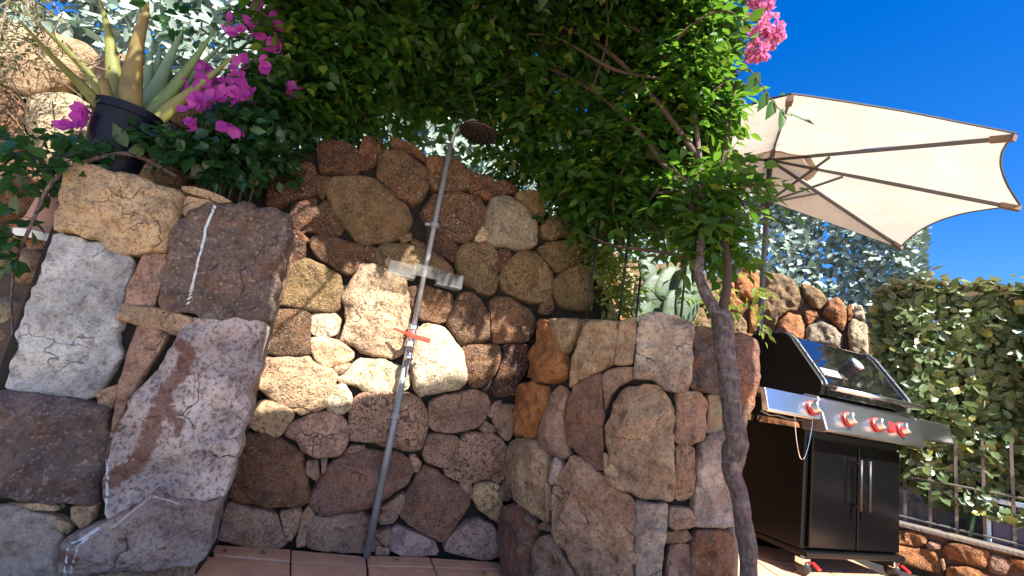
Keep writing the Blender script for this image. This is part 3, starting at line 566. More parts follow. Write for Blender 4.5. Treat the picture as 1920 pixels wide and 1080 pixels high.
# ---------------------------------------------------------------- stone walls
TINT = dict(q=(.23, .118, .068, .4), r=(.10, .045, .024, .5), b=(.15, .082, .042, .35), o=(.22, .145, .068, .25), g=(.33, .28, .19, .08), t=(.40, .28, .17, .24),  # r, b, o: brown stone, with some shade under the vine in the colour
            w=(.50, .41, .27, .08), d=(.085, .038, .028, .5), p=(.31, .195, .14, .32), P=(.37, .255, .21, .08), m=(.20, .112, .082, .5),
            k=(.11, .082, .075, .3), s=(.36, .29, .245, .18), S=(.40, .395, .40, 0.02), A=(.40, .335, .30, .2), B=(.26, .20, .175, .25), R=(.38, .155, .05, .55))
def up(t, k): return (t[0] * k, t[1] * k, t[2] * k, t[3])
def outline(poly, n, seed, cut=.22, jag=.02, grow=.0085):
    P = np.asarray(poly, float)
    _c = P.mean(0); _r = np.hypot(*(P - _c).T)[:, None]; P = _c + (P - _c) * (1 + grow / np.maximum(_r, .03))
    for _ in range(2):
        Q = np.roll(P, -1, 0); P = np.stack([P * (1 - cut) + Q * cut, P * cut + Q * (1 - cut)], 1).reshape(-1, 2)
    d = np.hypot(*(np.roll(P, -1, 0) - P).T); S = np.concatenate([[0], np.cumsum(d)]); PP = np.vstack([P, P[:1]])
    u = np.linspace(0, S[-1], n, endpoint=False); P = np.stack([np.interp(u, S, PP[:, 0]), np.interp(u, S, PP[:, 1])], 1)
    c = P.mean(0); size = math.sqrt(max(1e-6, abs(np.sum(P[:, 0] * np.roll(P[:, 1], -1) - P[:, 1] * np.roll(P[:, 0], -1)) / 2)))
    for i in range(n):
        f = jag * size * (fbm(Vector((P[i, 0] * 14, P[i, 1] * 14, seed)), 3))
        v = P[i] - c; P[i] = P[i] + v / (np.hypot(*v) + 1e-6) * f
    return P, c, size
def stone(wall, plan, poly, tint, seed, proud=.035, back=.10, flat=2.6, rough=.008, cut=.22, jag=.03, mat='stone', dense=1.0, stain=None, bias=0.0, name='stone', grow=.0085, facet=1.0):
    rnd = random.Random(seed); P = np.asarray(poly, float)
    per = np.hypot(*(np.roll(P, -1, 0) - P).T).sum()
    n = int(min(150, max(26, per / .02 * dense)))
    O, c, size = outline(poly, n, seed * 1.7, cut, jag, grow)
    m = int(min(40, max(8, size / .022 * dense)))
    ks = [1.0, 1.0, .985, .96] + list(np.linspace(.93, .06, m))
    proud = proud * rnd.uniform(.75, 1.2) * min(1.25, max(.45, size / .22)); tx = rnd.uniform(-.07, .07); tz = rnd.uniform(-.05, .09)
    pts = []; uv = []
    cuts = []
    for _ in range(rnd.choice((2, 3, 4, 5))):
        an = rnd.uniform(0, 6.283); sl = rnd.uniform(.12, .5) * facet; rr_ = rnd.uniform(.15, .5) * size
        cuts.append((math.cos(an) * sl, math.sin(an) * sl, rr_ * sl))
    for r, k in enumerate(ks):
        for i in range(n):
            q = c + (O[i] - c) * k
            if r == 0: d = -back
            else:
                h = max(0.0, 1 - k ** flat) ** .55
                d = proud * h
                for cx_, cz_, c0_ in cuts: d = min(d, max(.002, proud + c0_ - (q[0] - c[0]) * cx_ - (q[1] - c[1]) * cz_))
                d -= .006
                v3 = Vector((q[0] * 7 + seed, q[1] * 7, seed * .37))
                fade = min(1.0, (1 - k) * 12 + .25)
                cr = fbm(v3, 5); d += rough * cr * fade * (1 + size * 2)
                rd = 1 - abs(mnoise.noise(v3 * 1.7 + Vector((9, 3, 1)))) * 2
                d += rough * .7 * rd * fade
                d += ((q[0] - c[0]) * tx + (q[1] - c[1]) * tz) * min(1, (1 - k) * 6)
            pts.append(plan.at(q[0], q[1], d + bias)); uv.append(q)
    V = np.array(pts); nn = len(ks)
    V = np.vstack([V, V[-n:].mean(0)[None]]); uv.append(c)
    cen = np.array(plan.at(c[0], c[1], bias)); V = V - cen
    F = []
    a = np.sum(O[:, 0] * np.roll(O[:, 1], -1) - O[:, 1] * np.roll(O[:, 0], -1))
    for r in range(nn - 1):
        for i in range(n):
            j = (i + 1) % n; f = (r * n + i, r * n + j, (r + 1) * n + j, (r + 1) * n + i); F.append(f if a > 0 else f[::-1])
    for i in range(n):
        j = (i + 1) % n; f = ((nn - 1) * n + i, (nn - 1) * n + j, nn * n); F.append(f if a > 0 else f[::-1])
    me = bpy.data.meshes.new(name); me.from_pydata(V.tolist(), [], F)
    me.polygons.foreach_set("use_smooth", [True] * len(F)); me.materials.append(M[mat])
    if stain:
        for key, lines in stain.items():
            at = me.attributes.new(key, 'FLOAT', 'POINT'); vals = []
            for q in uv:
                best = 0.0
                for line in lines:
                    for (x0, y0, w0), (x1, y1, w1) in zip(line[:-1], line[1:]):
                        dx, dy = x1 - x0, y1 - y0; t = ((q[0] - x0) * dx + (q[1] - y0) * dy) / (dx * dx + dy * dy + 1e-9); t = min(1, max(0, t))
                        w = w0 + (w1 - w0) * t; dd = math.hypot(q[0] - x0 - dx * t, q[1] - y0 - dy * t)
                        best = max(best, 1 - .5 * dd / w)
                vals.append(max(0, best))
            at.data.foreach_set("value", vals)
    o = bpy.data.objects.new(name, me); COL.objects.link(o); o.location = cen; attach(o, wall)
    k = rnd.uniform(.88, 1.14); o.color = (tint[0] * k, tint[1] * k * rnd.uniform(.97, 1.03), tint[2] * k * rnd.uniform(.94, 1.06), tint[3]); return o
def wall_core(name, plan, u0, u1, top, z0=-.02, front=-.04, thick=.34, step=.08, mat='mortar', rag=.02):
    us = np.arange(u0, u1 + 1e-6, step); zs = 9; vs = []; fs = []; b = MB()
    for u in us:
        zt = top(u)
        for k in range(zs):
            z = z0 + (zt - z0) * k / (zs - 1); vs.append(plan.at(u, z, front + rag * mnoise.noise(Vector((u * 9, z * 9, 3)))))
        for k in range(zs): vs.append(plan.at(u, z0 + (zt - z0) * k / (zs - 1), -thick))
    w = 2 * zs
    for i in range(len(us) - 1):
        a, c = i * w, (i + 1) * w
        for k in range(zs - 1):
            fs += [(a + k, c + k, c + k + 1, a + k + 1), (a + zs + k, a + zs + k + 1, c + zs + k + 1, c + zs + k)]
        fs += [(a + zs - 1, c + zs - 1, c + 2 * zs - 1, a + 2 * zs - 1), (a, a + zs, c + zs, c)]
    e = (len(us) - 1) * w
    for q in (0, e):
        for k in range(zs - 1): fs.append((q + k, q + k + 1, q + zs + k + 1, q + zs + k))
    b.add(vs, fs); return b.build(name, M[mat])
def voronoi(u0, u1, z0, z1, cell, seed, shrink=.94, stretch=1.0):
    rnd = random.Random(seed); S = []
    nx = max(1, int((u1 - u0) / cell / stretch)); nz = max(1, int((z1 - z0) / cell))
    for i in range(-1, nx + 1):
        for j in range(-1, nz + 1):
            S.append((u0 + (i + .5 + (j % 2) * .5 - .25 + rnd.uniform(-.34, .34)) * (u1 - u0) / nx, z0 + (j + .5 + rnd.uniform(-.34, .34)) * (z1 - z0) / nz))
    out = []
    for i, p in enumerate(S):
        poly = [(u0, z0), (u1, z0), (u1, z1), (u0, z1)]
        for j, q in enumerate(S):
            if i == j or math.hypot(p[0] - q[0], p[1] - q[1]) > 3.2 * cell * stretch: continue
            mx, mz = (p[0] + q[0]) / 2, (p[1] + q[1]) / 2; dx, dz = q[0] - p[0], q[1] - p[1]; new = []
            for a, b in zip(poly, poly[1:] + poly[:1]):
                sa = (a[0] - mx) * dx + (a[1] - mz) * dz; sb = (b[0] - mx) * dx + (b[1] - mz) * dz
                if sa <= 0: new.append(a)
                if (sa < 0 < sb) or (sb < 0 < sa):
                    t = sa / (sa - sb); new.append((a[0] + (b[0] - a[0]) * t, a[1] + (b[1] - a[1]) * t))
            poly = new
            if len(poly) < 3: break
        if len(poly) < 3: continue
        cx = sum(a[0] for a in poly) / len(poly); cz = sum(a[1] for a in poly) / len(poly)
        ar = abs(sum(a[0] * b[1] - a[1] * b[0] for a, b in zip(poly, poly[1:] + poly[:1])) / 2)
        if ar < .002: continue
        g = 1 - (1 - shrink) * .22 / max(.1, math.sqrt(ar))
        out.append([(cx + (a[0] - cx) * g, cz + (a[1] - cz) * g) for a in poly])
    return out

# back wall of the shower, running on to the left behind the pillar
def back_top(u):
    x = -3.6 + u * .960
    if x < -1.2: return 1.72 + .16 * min(1.0, (-1.2 - x)) + .05 * math.sin(u * 7)
    return float(np.interp(x, [-1.2, -.9, -.5, -.1, .15, .32, .5, .75], [1.74, 1.86, 1.90, 1.88, 1.80, 1.70, 1.45, 1.25])) - .02
wall_back = tag(wall_core('stone_retaining_wall', PL_BACK, .1, 4.4, back_top), 'brown granite dry stone wall behind the shower pipe, patched with sunlight', 'stone wall')
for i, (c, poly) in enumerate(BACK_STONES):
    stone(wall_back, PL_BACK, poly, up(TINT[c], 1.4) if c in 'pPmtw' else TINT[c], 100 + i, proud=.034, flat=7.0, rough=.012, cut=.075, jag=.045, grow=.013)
for i, poly in enumerate(voronoi(.15, 2.42, .0, 1.95, .27, 5)):
    if max(p[0] for p in poly) > 2.40 and min(p[1] for p in poly) < 1.5: continue
    stone(wall_back, PL_BACK, poly, TINT['ttpgRbw'[i % 7]], 300 + i, proud=.05, flat=2.2, rough=.01, dense=.8)

# right-hand rounded wall end
def right_top(u): return 1.165 + .02 * math.sin(u * 5)
wall_right = tag(wall_core('curved_stone_wall', PL_RIGHT, .0, PL_RIGHT.S[-1] - .02, lambda u: 1.13, front=-.04, thick=.26, step=.04), 'low rounded stone wall end beside the barbecue with tall rusty stones', 'stone wall')
for i, (c, poly) in enumerate(RIGHT_STONES):
    stone(wall_right, PL_RIGHT, poly, up(TINT[c], 1.25)[:3] + (min(.8, TINT[c][3] + .3),), 500 + i, proud=.02, flat=9, rough=.015, cut=.06, jag=.05, mat='slab', dense=1.8, back=.12)
# stones round the far end of that wall and along its foot, out of the photograph
for i, poly in enumerate(voronoi(1.50, PL_RIGHT.S[-1] - .02, .02, 1.16, .22, 11)):
    stone(wall_right, PL_RIGHT, poly, TINT['ptm'[i % 3]], 560 + i, proud=.02, flat=5, cut=.15, mat='slab')
# coping lumps that close the wall head
for i in range(9):
    u = .12 + i * .145
    stone(wall_right, Plan([PL_RIGHT.at(u, 0, -.03)[:2], PL_RIGHT.at(u + .14, 0, -.03)[:2]]), [(0.005, 1.06), (.132, 1.06), (.132, 1.165), (0.005, 1.165)], TINT['tsp'[i % 3]], 590 + i, proud=.012, back=.2, flat=6, cut=.12)

# left pillar of big slabs
pil = MB()
def pil_pt(u, z, d): return PL_PILLAR.at(u, z, d)
u0, u1 = .60, PL_PILLAR.S[-1] - .012
vs = []; fs = []
for z in (-.02, 1.29):
    vs += [pil_pt(u0, z, -.05), pil_pt(u1, z, -.05), tuple(np.array(pil_pt(u1, z, -.05)) + np.array((-.12, .40, 0))), tuple(np.array(pil_pt(u0, z, -.05)) + np.array((-.12, .40, 0)))]
pil.add(vs, [(0, 1, 2, 3), (4, 5, 6, 7), (0, 1, 5, 4), (1, 2, 6, 5), (2, 3, 7, 6), (3, 0, 4, 7)])
pillar = tag(pil.build('stone_pillar', M['mortar']), 'pillar of large grey and tan stone slabs under the aloe pot', 'stone pillar')
STAINS = {
 3: dict(chalk=[[(*(1.065,1.290), .0045), (*(1.058,1.199), .004), (*(1.069,1.097), .0035), (*(1.069,1.005), .0035), (*(1.069,0.945), .0035), (*(1.067,0.899), .0025)]]),
 8: dict(rust=[[(*(1.081,0.772), .016), (*(1.118,0.746), .02), (*(1.114,0.691), .024), (*(1.085,0.612), .022), (*(1.081,0.547), .028), (*(1.079,0.484), .03), (*(1.071,0.394), .026), (*(1.040,0.339), .032), (*(1.000,0.293), .026)], [(*(1.108,0.542), .02), (*(1.152,0.511), .016), (*(1.159,0.471), .010)]],
         chalk=[[(*(0.974,0.367), .003), (*(0.993,0.284), .0035), (*(1.015,0.185), .003)]],
         quartz=[[(*(0.979,0.428), .004), (*(1.039,0.457), .003)], [(*(0.996,0.349), .003), (*(1.047,0.371), .003)], [(*(1.020,0.770), .004), (*(1.076,0.838), .005)], [(*(1.140,0.527), .003), (*(1.184,0.528), .002)]]),
 9: dict(chalk=[[(*(1.017,0.161), .005), (*(0.981,0.127), .003), (*(0.955,0.114), .002), (*(0.968,0.070), .002), (*(0.974,0.029), .002)], [(*(1.000,0.136), .003), (*(0.982,0.111), .0025), (*(0.985,0.071), .002), (*(0.987,0.026), .002)]],
         quartz=[[(*(1.051,0.163), .004), (*(1.136,0.269), .003), (*(1.186,0.256), .003), (*(1.230,0.241), .002)]],
         rust=[[(*(0.936,0.085), .015), (*(0.982,0.071), .02)]]),
}
for i, (c, poly) in enumerate(PILLAR_STONES):
    st = STAINS.get(i)
    stone(pillar, PL_PILLAR, poly, up(TINT[c], 1.3), 600 + i, proud=.022, flat=9, rough=.014 if c != 'S' else .007, cut=.05, jag=.05, mat='stained' if st else 'slab', dense=4.0 if st else 2.2, back=.17, stain=st,
          bias={0: .012, 3: .01, 8: .0, 9: .012, 10: .006}.get(i, -.012))
# the pillar's inner side, seen as a thin edge
pside = Plan([pil_pt(u1 - .02, 0, -.02)[:2], tuple(np.array(pil_pt(u1 - .02, 0, -.02)[:2]) + np.array((-.12, .40)))])
for i, poly in enumerate(voronoi(.14, .42, .02, 1.28, .24, 21, .95)):
    stone(pillar, pside, poly, TINT['tpt'[i % 3]], 640 + i, proud=.02, flat=5, cut=.15, mat='slab')
ptop = [(.02, .12)]

# sunlit wall behind the parasol
FS = PL_FAR.S[-1]
def far_top(u): return float(np.interp(u / FS, [0, .4, .5, .58, .645, .70, .75, .79, .82, .86, 1], [1.6, 2.34, 2.45, 2.42, 2.50, 2.45, 2.34, 2.2, 2.05, 1.8, 1.5]))
wall_far = tag(wall_core('far_stone_wall', PL_FAR, .0, FS - .01, far_top, mat='earthjoint', front=-.035), 'sunlit orange granite retaining wall behind the parasol pole', 'stone wall')
fb = [(min(p[0] for p in q), max(p[0] for p in q), min(p[1] for p in q), max(p[1] for p in q)) for _, q in FAR_STONES]
for i, (c, poly) in enumerate(FAR_STONES):
    stone(wall_far, PL_FAR, poly, TINT[c], 700 + i, proud=.05, flat=3.4, rough=.016, cut=.1, jag=.05)
k = 0
for poly in voronoi(.02, FS - .05, .05, 2.5, .36, 33):
    cx = sum(p[0] for p in poly) / len(poly); cz = sum(p[1] for p in poly) / len(poly)
    if max(p[1] for p in poly) > far_top(cx) + .08: continue
    if any(a - .03 < cx < b + .03 and c2 - .03 < cz < d2 + .03 for a, b, c2, d2 in fb): continue
    k += 1; stone(wall_far, PL_FAR, poly, TINT['oRto'[k % 4]], 740 + k, proud=.04, flat=3.4, cut=.12, dense=.7, bias=-.02)

# low parapet under the railing
def low_top(u): return .345
wall_low = tag(wall_core('low_stone_wall', PL_LOW, .0, 2.9, low_top, z0=-.02, thick=.30, front=-.03, mat='earthjoint'), 'knee-high orange stone parapet under the iron railing', 'stone wall')
for i, (c, poly) in enumerate(LOW_STONES):
    stone(wall_low, PL_LOW, [(a, min(b, .335)) for a, b in poly], TINT[c], 800 + i, proud=.035, flat=3.4, rough=.014, cut=.12, jag=.05)
cp = MB(); a0 = PL_LOW.at(.0, 0, .02); a1 = PL_LOW.at(2.9, 0, .02); b0 = PL_LOW.at(0, 0, -.31); b1 = PL_LOW.at(2.9, 0, -.31)
cp.add([(p[0], p[1], z) for z in (.346, .372) for p in (a0, a1, b1, b0)], [(0, 3, 2, 1), (4, 5, 6, 7), (0, 1, 5, 4), (1, 2, 6, 5), (2, 3, 7, 6), (3, 0, 4, 7)])
cpo = cp.build('coping', plain('coping_mortar', (.15, .125, .105), .9, bump=.6, var=.3), wall_low, bevel=.006)

# iron railing on the parapet
rail = thing('iron_railing', PL_LOW.at(.6, .372, -.12)); tag(rail, 'rusty grey iron railing on the orange parapet below the hedge', 'railing')
ironm = plain('weathered_iron', (.13, .115, .105), .7, .3, bump=.3, var=.3)
for k in range(17):
    p = PL_LOW.at(.38 + k * .125, .372, -.12)
    MB().box((p[0], p[1], .372 + .30), (.016, .016, .60), Matrix.Rotation(R(-43), 3, 'Z')).build('baluster', ironm, rail)
for z in (.40, .66):
    MB().tube([PL_LOW.at(.3, z, -.108), PL_LOW.at(2.6, z, -.108)], .007, 6).build('rail', ironm, rail)
pp = PL_LOW.at(.50, .372, -.16); MB().box((pp[0], pp[1], .372 + .4), (.035, .035, .8), Matrix.Rotation(R(-43), 3, 'Z')).build('post', ironm, rail)

# rough boulders seen through the railing
for i in range(9):
    p = PL_LOW.at(.55 + i * .24 + .05 * math.sin(i * 5), 0, -.52 - .06 * (i % 3)); rr = .17 + .05 * math.sin(i * 3.1)
    V = []; F = []; nu, nv = 18, 11
    for b in range(nv):
        for a in range(nu):
            th = 2 * math.pi * a / nu; ph = math.pi * b / (nv - 1); d = Vector((math.cos(th) * math.sin(ph), math.sin(th) * math.sin(ph), math.cos(ph)))
            r_ = rr * (1 + .28 * fbm(d * 1.6 + Vector((i * 3, 0, 0)), 4)); V.append((p[0] + d.x * r_, p[1] + d.y * r_, .36 + d.z * r_ * 1.15))
    for b in range(nv - 1):
        for a in range(nu): F.append((b * nu + a, b * nu + (a + 1) % nu, (b + 1) * nu + (a + 1) % nu, (b + 1) * nu + a))
    o = MB().add(V, F).build('boulder', M['slab'], smooth=True); o.color = (.62, .58, .54, .05)
    tag(o, 'rough grey boulder lying behind the iron railing', 'boulder', 'boulders behind the railing')
dirt = MB(); q0, q1, q2, q3 = PL_LOW.at(-.2, 0, -.3), PL_LOW.at(3.2, 0, -.3), PL_LOW.at(3.2, 0, -3.2), PL_LOW.at(-.2, 0, -3.2)
dirt.add([(q[0], q[1], .30) for q in (q0, q1, q2, q3)] + [(q[0], q[1], -.02) for q in (q0, q1, q2, q3)], [(0, 1, 2, 3), (0, 1, 5, 4), (1, 2, 6, 5), (2, 3, 7, 6), (3, 0, 4, 7)])
tag(dirt.build('hedge_bed', M['soil']), kind='structure')
gp = PL_LOW.at(1.02, .3, -.22)
tag(MB().tube([(3.034,3.118,0.320), (3.115,3.136,0.569)], .011, 8).build('garden_stake', M['greenpole'], smooth=True), 'pale green plastic stake leaning behind the railing', 'stake')
bx = thing('plastic_crate', (3.294,2.992,0.332)); tag(bx, 'dark blue plastic box with pale rim behind the railing', 'box')
_c = Vector((3.345,3.010,0.467)); _r = Matrix.Rotation(R(-43), 3, 'Z')
MB().box(_c, (.42, .30, .28), _r).build('body', M['bluebox'], bx, bevel=.02)
MB().box(_c + _r @ Vector((-.215, -.155, 0)), (.035, .03, .31), _r).build('rim', M['ltblue'], bx, bevel=.006)
MB().box(_c + Vector((0, 0, .15)), (.46, .34, .03), _r).build('lid', M['ltblue'], bx, bevel=.008)

# ---------------------------------------------------------------- shower
PB = Vector((-.428, 2.272, 0.0))
sh = thing('outdoor_shower', PB); tag(sh, 'slim galvanised outdoor shower pipe with red lever and round rose', 'shower')
MB().tube([PB, PB + Vector((0, 0, .99))], .0155, 14).build('pipe', M['galv'], sh, smooth=True)
MB().tube([PB + Vector((0, 0, .99)), PB + Vector((0, 0, 1.96))], .0125, 14).build('riser_pipe', M['galv'], sh, smooth=True)
for z in (.60, 1.52):
    mb = MB().lathe([(.017, -.012), (.023, -.012), (.023, .012), (.017, .012)], PB + Vector((0, 0, z)), n=16)
    mb.box(PB + Vector((.016, .035, z)), (.014, .07, .016)); mb.box(PB + Vector((-.03, 0, z)), (.03, .012, .016)); mb.build('pipe_clamp', M['galv'], sh, bevel=.002)
# valve
vz = .985
vb = MB().lathe([(.019, -.05), (.024, -.045), (.024, -.02), (.02, -.015), (.02, .03), (.024, .034), (.024, .055), (.016, .06)], PB + Vector((0, 0, vz - .02)), n=16)
vb.tube([PB + Vector((0, 0, vz - .02)), PB + Vector((.0, -.045, vz - .02))], .013, 12); valve = vb.build('valve', M['chrome'], sh, smooth=False, bevel=.002)
hb = MB(); hc = PB + Vector((0, -.05, vz - .012))
hb.box(hc + Vector((.05, -.012, -.012)), (.10, .018, .022), Matrix.Rotation(R(5), 3, 'Y')); hb.box(hc + Vector((-.045, .0, .006)), (.075, .012, .012), Matrix.Rotation(R(12), 3, 'Y')); hb.lathe([(.016, -.012), (.018, 0), (.016, .012)], hc, (0, 1, 0), 14)
lev = hb.build('lever', M['redhandle'], sh, bevel=.004)
tp = MB(); tp.lathe([(.014, 0), (.018, .004), (.018, .03), (.013, .034)], PB + Vector((.012, -.03, vz - .13)), n=14); tp.tube([PB + Vector((.0, 0, vz - .10)), PB + Vector((.012, -.03, vz - .10))], .010, 10)
tp.tube([PB + Vector((.012, -.03, vz - .105)), PB + Vector((.035, -.05, vz - .13)), PB + Vector((.04, -.055, vz - .15))], .006, 8); tp.build('foot_tap', M['chrome'], sh, smooth=True)
# rose arm and head
arm = catmull([PB + Vector((0, 0, 1.96)), PB + Vector((.02, -.03, 2.02)), PB + Vector((.09, -.10, 2.05)), PB + Vector((.14, -.155, 2.01)), PB + Vector((.15, -.165, 1.975))], 6)
MB().tube([Vector(p) for p in arm], .009, 10).build('arm', M['galv'], sh, smooth=True)
hd = MB(); hcn = PB + Vector((.15, -.165, 1.96)); hd.lathe([(.012, .018), (.03, .012), (.09, .004), (.095, -.002), (.09, -.010), (.0, -.010)], hcn, (.03, .04, 1), 32, cap=False)
head = hd.build('shower_rose', plain('dark_rose', (.045, .026, .018), .35, .7, var=.3, vscale=20), sh, smooth=True)
hx = Vector((.03, .04, 1)).normalized(); e1 = hx.orthogonal().normalized(); e2 = hx.cross(e1); nz = MB()
for rr_, nn_ in ((.02, 6), (.045, 14), (.07, 20), (.083, 26)):
    for j in range(nn_):
        a = 2 * math.pi * j / nn_; nz.lathe([(.004, 0), (.003, -.006)], hcn - hx * .010 + (e1 * math.cos(a) + e2 * math.sin(a)) * rr_, hx, 6)
no = nz.build('nozzle', M['blackplastic'], head); tag(no, kind='stuff')

# clear soap shelves clipped to the pipe
wt = Vector((.960, .280, 0))
def tray(name, c, w, h, d, label):
    t = thing(name, c); tag(t, label, 'soap shelf', 'clear soap shelves'); rot = Matrix.Rotation(math.atan2(.28, .96), 3, 'Z'); c = Vector(c)
    out = rot @ Vector((0, -1, 0)); z = Vector((0, 0, 1))
    MB().box(c - z * h / 2 , (w, d, .004), rot).build('base', M['acrylic'], t)
    MB().box(c + out * d / 2, (w, .004, h), rot).build('front', M['acrylic'], t)
    MB().box(c - out * d / 2, (w, .004, h), rot).build('back', M['acrylic'], t)
    for s_ in (-1, 1): MB().box(c + wt * s_ * w / 2, (.004, d, h), rot).build('side', M['acrylic'], t)
    MB().box(c + out * (d / 2) - z * h / 2, (w, .006, .006), rot).build('lip', M['acrylic'], t)
pz = 1.262; base_t = Vector((PB.x, PB.y - .012, pz))
tray('soap_shelf', base_t + wt * -.105 + Vector((0, .0, .0)), .125, .062, .075, 'clear plastic soap shelf on the side of the shower pipe towards the stone pillar')
tray('soap_shelf', base_t + wt * .125 + Vector((0, .0, .0)), .12, .062, .075, 'clear plastic soap shelf on the side of the shower pipe towards the barbecue')
cl = MB(); cl.box(base_t + wt * .02 + Vector((.0, -.045, .012)), (.13, .010, .055), Matrix.Rotation(math.atan2(.28, .96), 3, 'Z')); cl.build('shelf_clip', M['acrylic'], sh, bevel=.003)
MB().box(base_t + wt * .03 + Vector((.0, -.052, .0)), (.006, .004, .006)).build('screw', M['chrome'], sh)

# ---------------------------------------------------------------- barbecue
GA = R(20.5)
gr = thing('gas_barbecue', (1.744,2.669,0.100), GA); tag(gr, 'black gas barbecue on castors with steel control panel and red-ringed knobs', 'barbecue')
def gp_(mb, name, mat, par=gr, **k): return mb.build(name, M[mat], par, local=True, **k)
W = .80
cab = gp_(MB().box((W / 2 - .01, .29, .44), (W, .52, .62)), 'cabinet', 'blackmetal', bevel=.008)
for x0 in (0.02, .40):
    dr = gp_(MB().box((x0 + .185, .018, .425), (.368, .022, .56)), 'door', 'dooren', bevel=.005)
    hx_ = x0 + .335 if x0 < .2 else x0 + .03
    hm = MB().tube([(hx_, -.035, .36), (hx_, -.035, .63)], .009, 10); hm.tube([(hx_, .01, .38), (hx_, -.035, .38)], .006, 8); hm.tube([(hx_, .01, .61), (hx_, -.035, .61)], .006, 8)
    gp_(hm, 'handle', 'blackplastic', dr, smooth=True)
gp_(MB().box((W / 2 - .01, .27, .115), (W + .01, .56, .03)), 'base_frame', 'blackmetal', bevel=.006)
for x in (.02, .76):
    for y in (.04, .52):
        cs = gp_(MB().lathe([(.005, -.016), (.038, -.014), (.040, 0), (.038, .014), (.005, .016)], (x, y, .041), (1, .3, 0), 20), 'castor', 'blackplastic', smooth=True)
        gp_(MB().box((x, y, .075), (.05, .055, .035)).tube([(x, y, .08), (x, y, .105)], .014, 10), 'fork', 'chrome', cs, bevel=.006)
        gp_(MB().box((x + .035, y - .05, .062), (.026, .05, .012), Matrix.Rotation(R(28), 3, 'X')), 'brake_lever', 'redpaint', cs, bevel=.004)
# control panel: sloped steel fascia
fp = [(-.095, .750), (-.105, .762), (-.052, .925), (.02, .935), (.02, .750)]
panel = gp_(MB().prism(fp, -.03, W + .01), 'control_panel', 'steel', bevel=.006)
gp_(MB().prism([(-.10, .745), (-.112, .76), (-.056, .93), (.03, .94), (.03, .745)], -.042, -.0305), 'panel_end', 'castgrey', panel, bevel=.01)
ndir = Vector((0, -1, .325)).normalized()
def knob(x, z, y, par=panel):
    c = Vector((x, y, z))
    kb = gp_(MB().lathe([(.036, .0), (.040, .004), (.040, .014), (.034, .017)], c, ndir, 24), 'knob_ring', 'redpaint', par, smooth=False, bevel=.001)
    gp_(MB().lathe([(.032, .012), (.034, .02), (.032, .05), (.027, .054)], c, ndir, 24), 'knob', 'steel', kb, bevel=.001)
for x in (.16, .40, .62): knob(x, .835, -.082)
gp_(MB().lathe([(.030, 0), (.032, .01), (.028, .016)], (.52, -.082, .835), ndir, 20), 'igniter', 'redpaint', panel)
# side tables
lt = gp_(MB().prism([(-.075, .80), (-.082, .812), (-.055, .92), (.42, .92), (.42, .895), (-.03, .89), (-.045, .80)], -.43, -.031), 'side_table', 'steel', bevel=.005)
knob(-.10, .86, -.070, lt)
rt_ = gp_(MB().prism([(-.065, .80), (-.07, .812), (-.05, .92), (.42, .92), (.42, .895), (-.03, .89), (-.04, .80)], W + .012, W + .36), 'side_table', 'steel', bevel=.005)
gp_(MB().tube([Vector((-.20 + .0 * q, -.05, .80)) for q in (0,)] + [Vector((-.20 + .135 * t, -.05 , .80 - .21 * math.sin(math.pi * t) ** .75)) for t in np.linspace(.03, .97, 16)] + [Vector((-.065, -.05, .80))], .0028, 6), 'tool_chain', 'chrome', lt, smooth=True)
gp_(MB().tube([(-.42, -.03, .80), (-.36, -.035, .785), (-.30, -.03, .792), (-.22, -.03, .783), (-.12, -.03, .79)], .004, 6), 'gas_hose', 'castgrey', lt, smooth=True)
# firebox and lid
gp_(MB().box((W / 2 - .01, .27, .87), (W - .04, .48, .16)), 'firebox', 'blackmetal', bevel=.01)
lp = [(-.035, .945), (-.045, 1.00), (-.037, 1.02), (.15, 1.256), (.178, 1.280), (.215, 1.294), (.41, 1.288), (.48, 1.258), (.525, 1.20), (.54, .945)]
lid = gp_(MB().prism(lp, .028, W - .048), 'lid', 'enamel', bevel=.004)
lpo = [(y + (y - .24) * .03, z + (z - 1.05) * .03) for y, z in lp]
for x0, x1 in ((-.005, .028), (W - .048, W - .015)):
    gp_(MB().prism(lpo, x0, x1), 'lid_end', 'castgrey' if x0 > .2 else 'blackmetal', lid, bevel=.008)
for x in (.030, W - .050):
    pr = [Vector((x, y - .006, z + .004)) for y, z in lp[1:6]]
    gp_(MB().tube(pr, .007, 6), 'trim', 'steel', lid)
    for q in range(4):
        t = .15 + q * .24; p = Vector((x, -.037 + .187 * t, 1.02 + .236 * t)) + Vector((0, -.78, .63)) * .012
        gp_(MB().lathe([(.006, 0), (.004, .006)], p, (0, -.78, .63), 8), 'rivet', 'castgrey', lid)
hm = MB().tube([(.03, -.105, .985), (W - .02, -.105, .985)], .0135, 14)
hd_ = gp_(hm, 'lid_handle', 'steel', lid, smooth=True)
for x in (.045, W - .06): gp_(MB().box((x, -.07, .985), (.024, .09, .026)), 'bracket', 'chrome', hd_, bevel=.006)
sl = Vector((0, -.78, .63)); gc = Vector((.40, .063, 1.146))
ga = gp_(MB().lathe([(.044, -.01), (.046, .045), (.042, .050)], gc, sl, 28), 'thermometer', 'blackplastic', lid, bevel=.001)
gp_(MB().lathe([(.038, .048), (.047, .046), (.047, .054), (.038, .055)], gc, sl, 28, cap=False), 'bezel', 'chrome', ga)
gp_(MB().lathe([(.0385, .0495), (.0385, .0512)], gc, sl, 28), 'dial', 'gauge', ga)
rotb = Matrix(((1, 0, 0), (0, .63, -.78), (0, .78, .63)))
bc = Vector((.135, .006, 1.074)) + sl * .004
bd = gp_(MB().box(bc, (.155, .062, .012), rotb), 'badge', 'chrome', lid, bevel=.003)
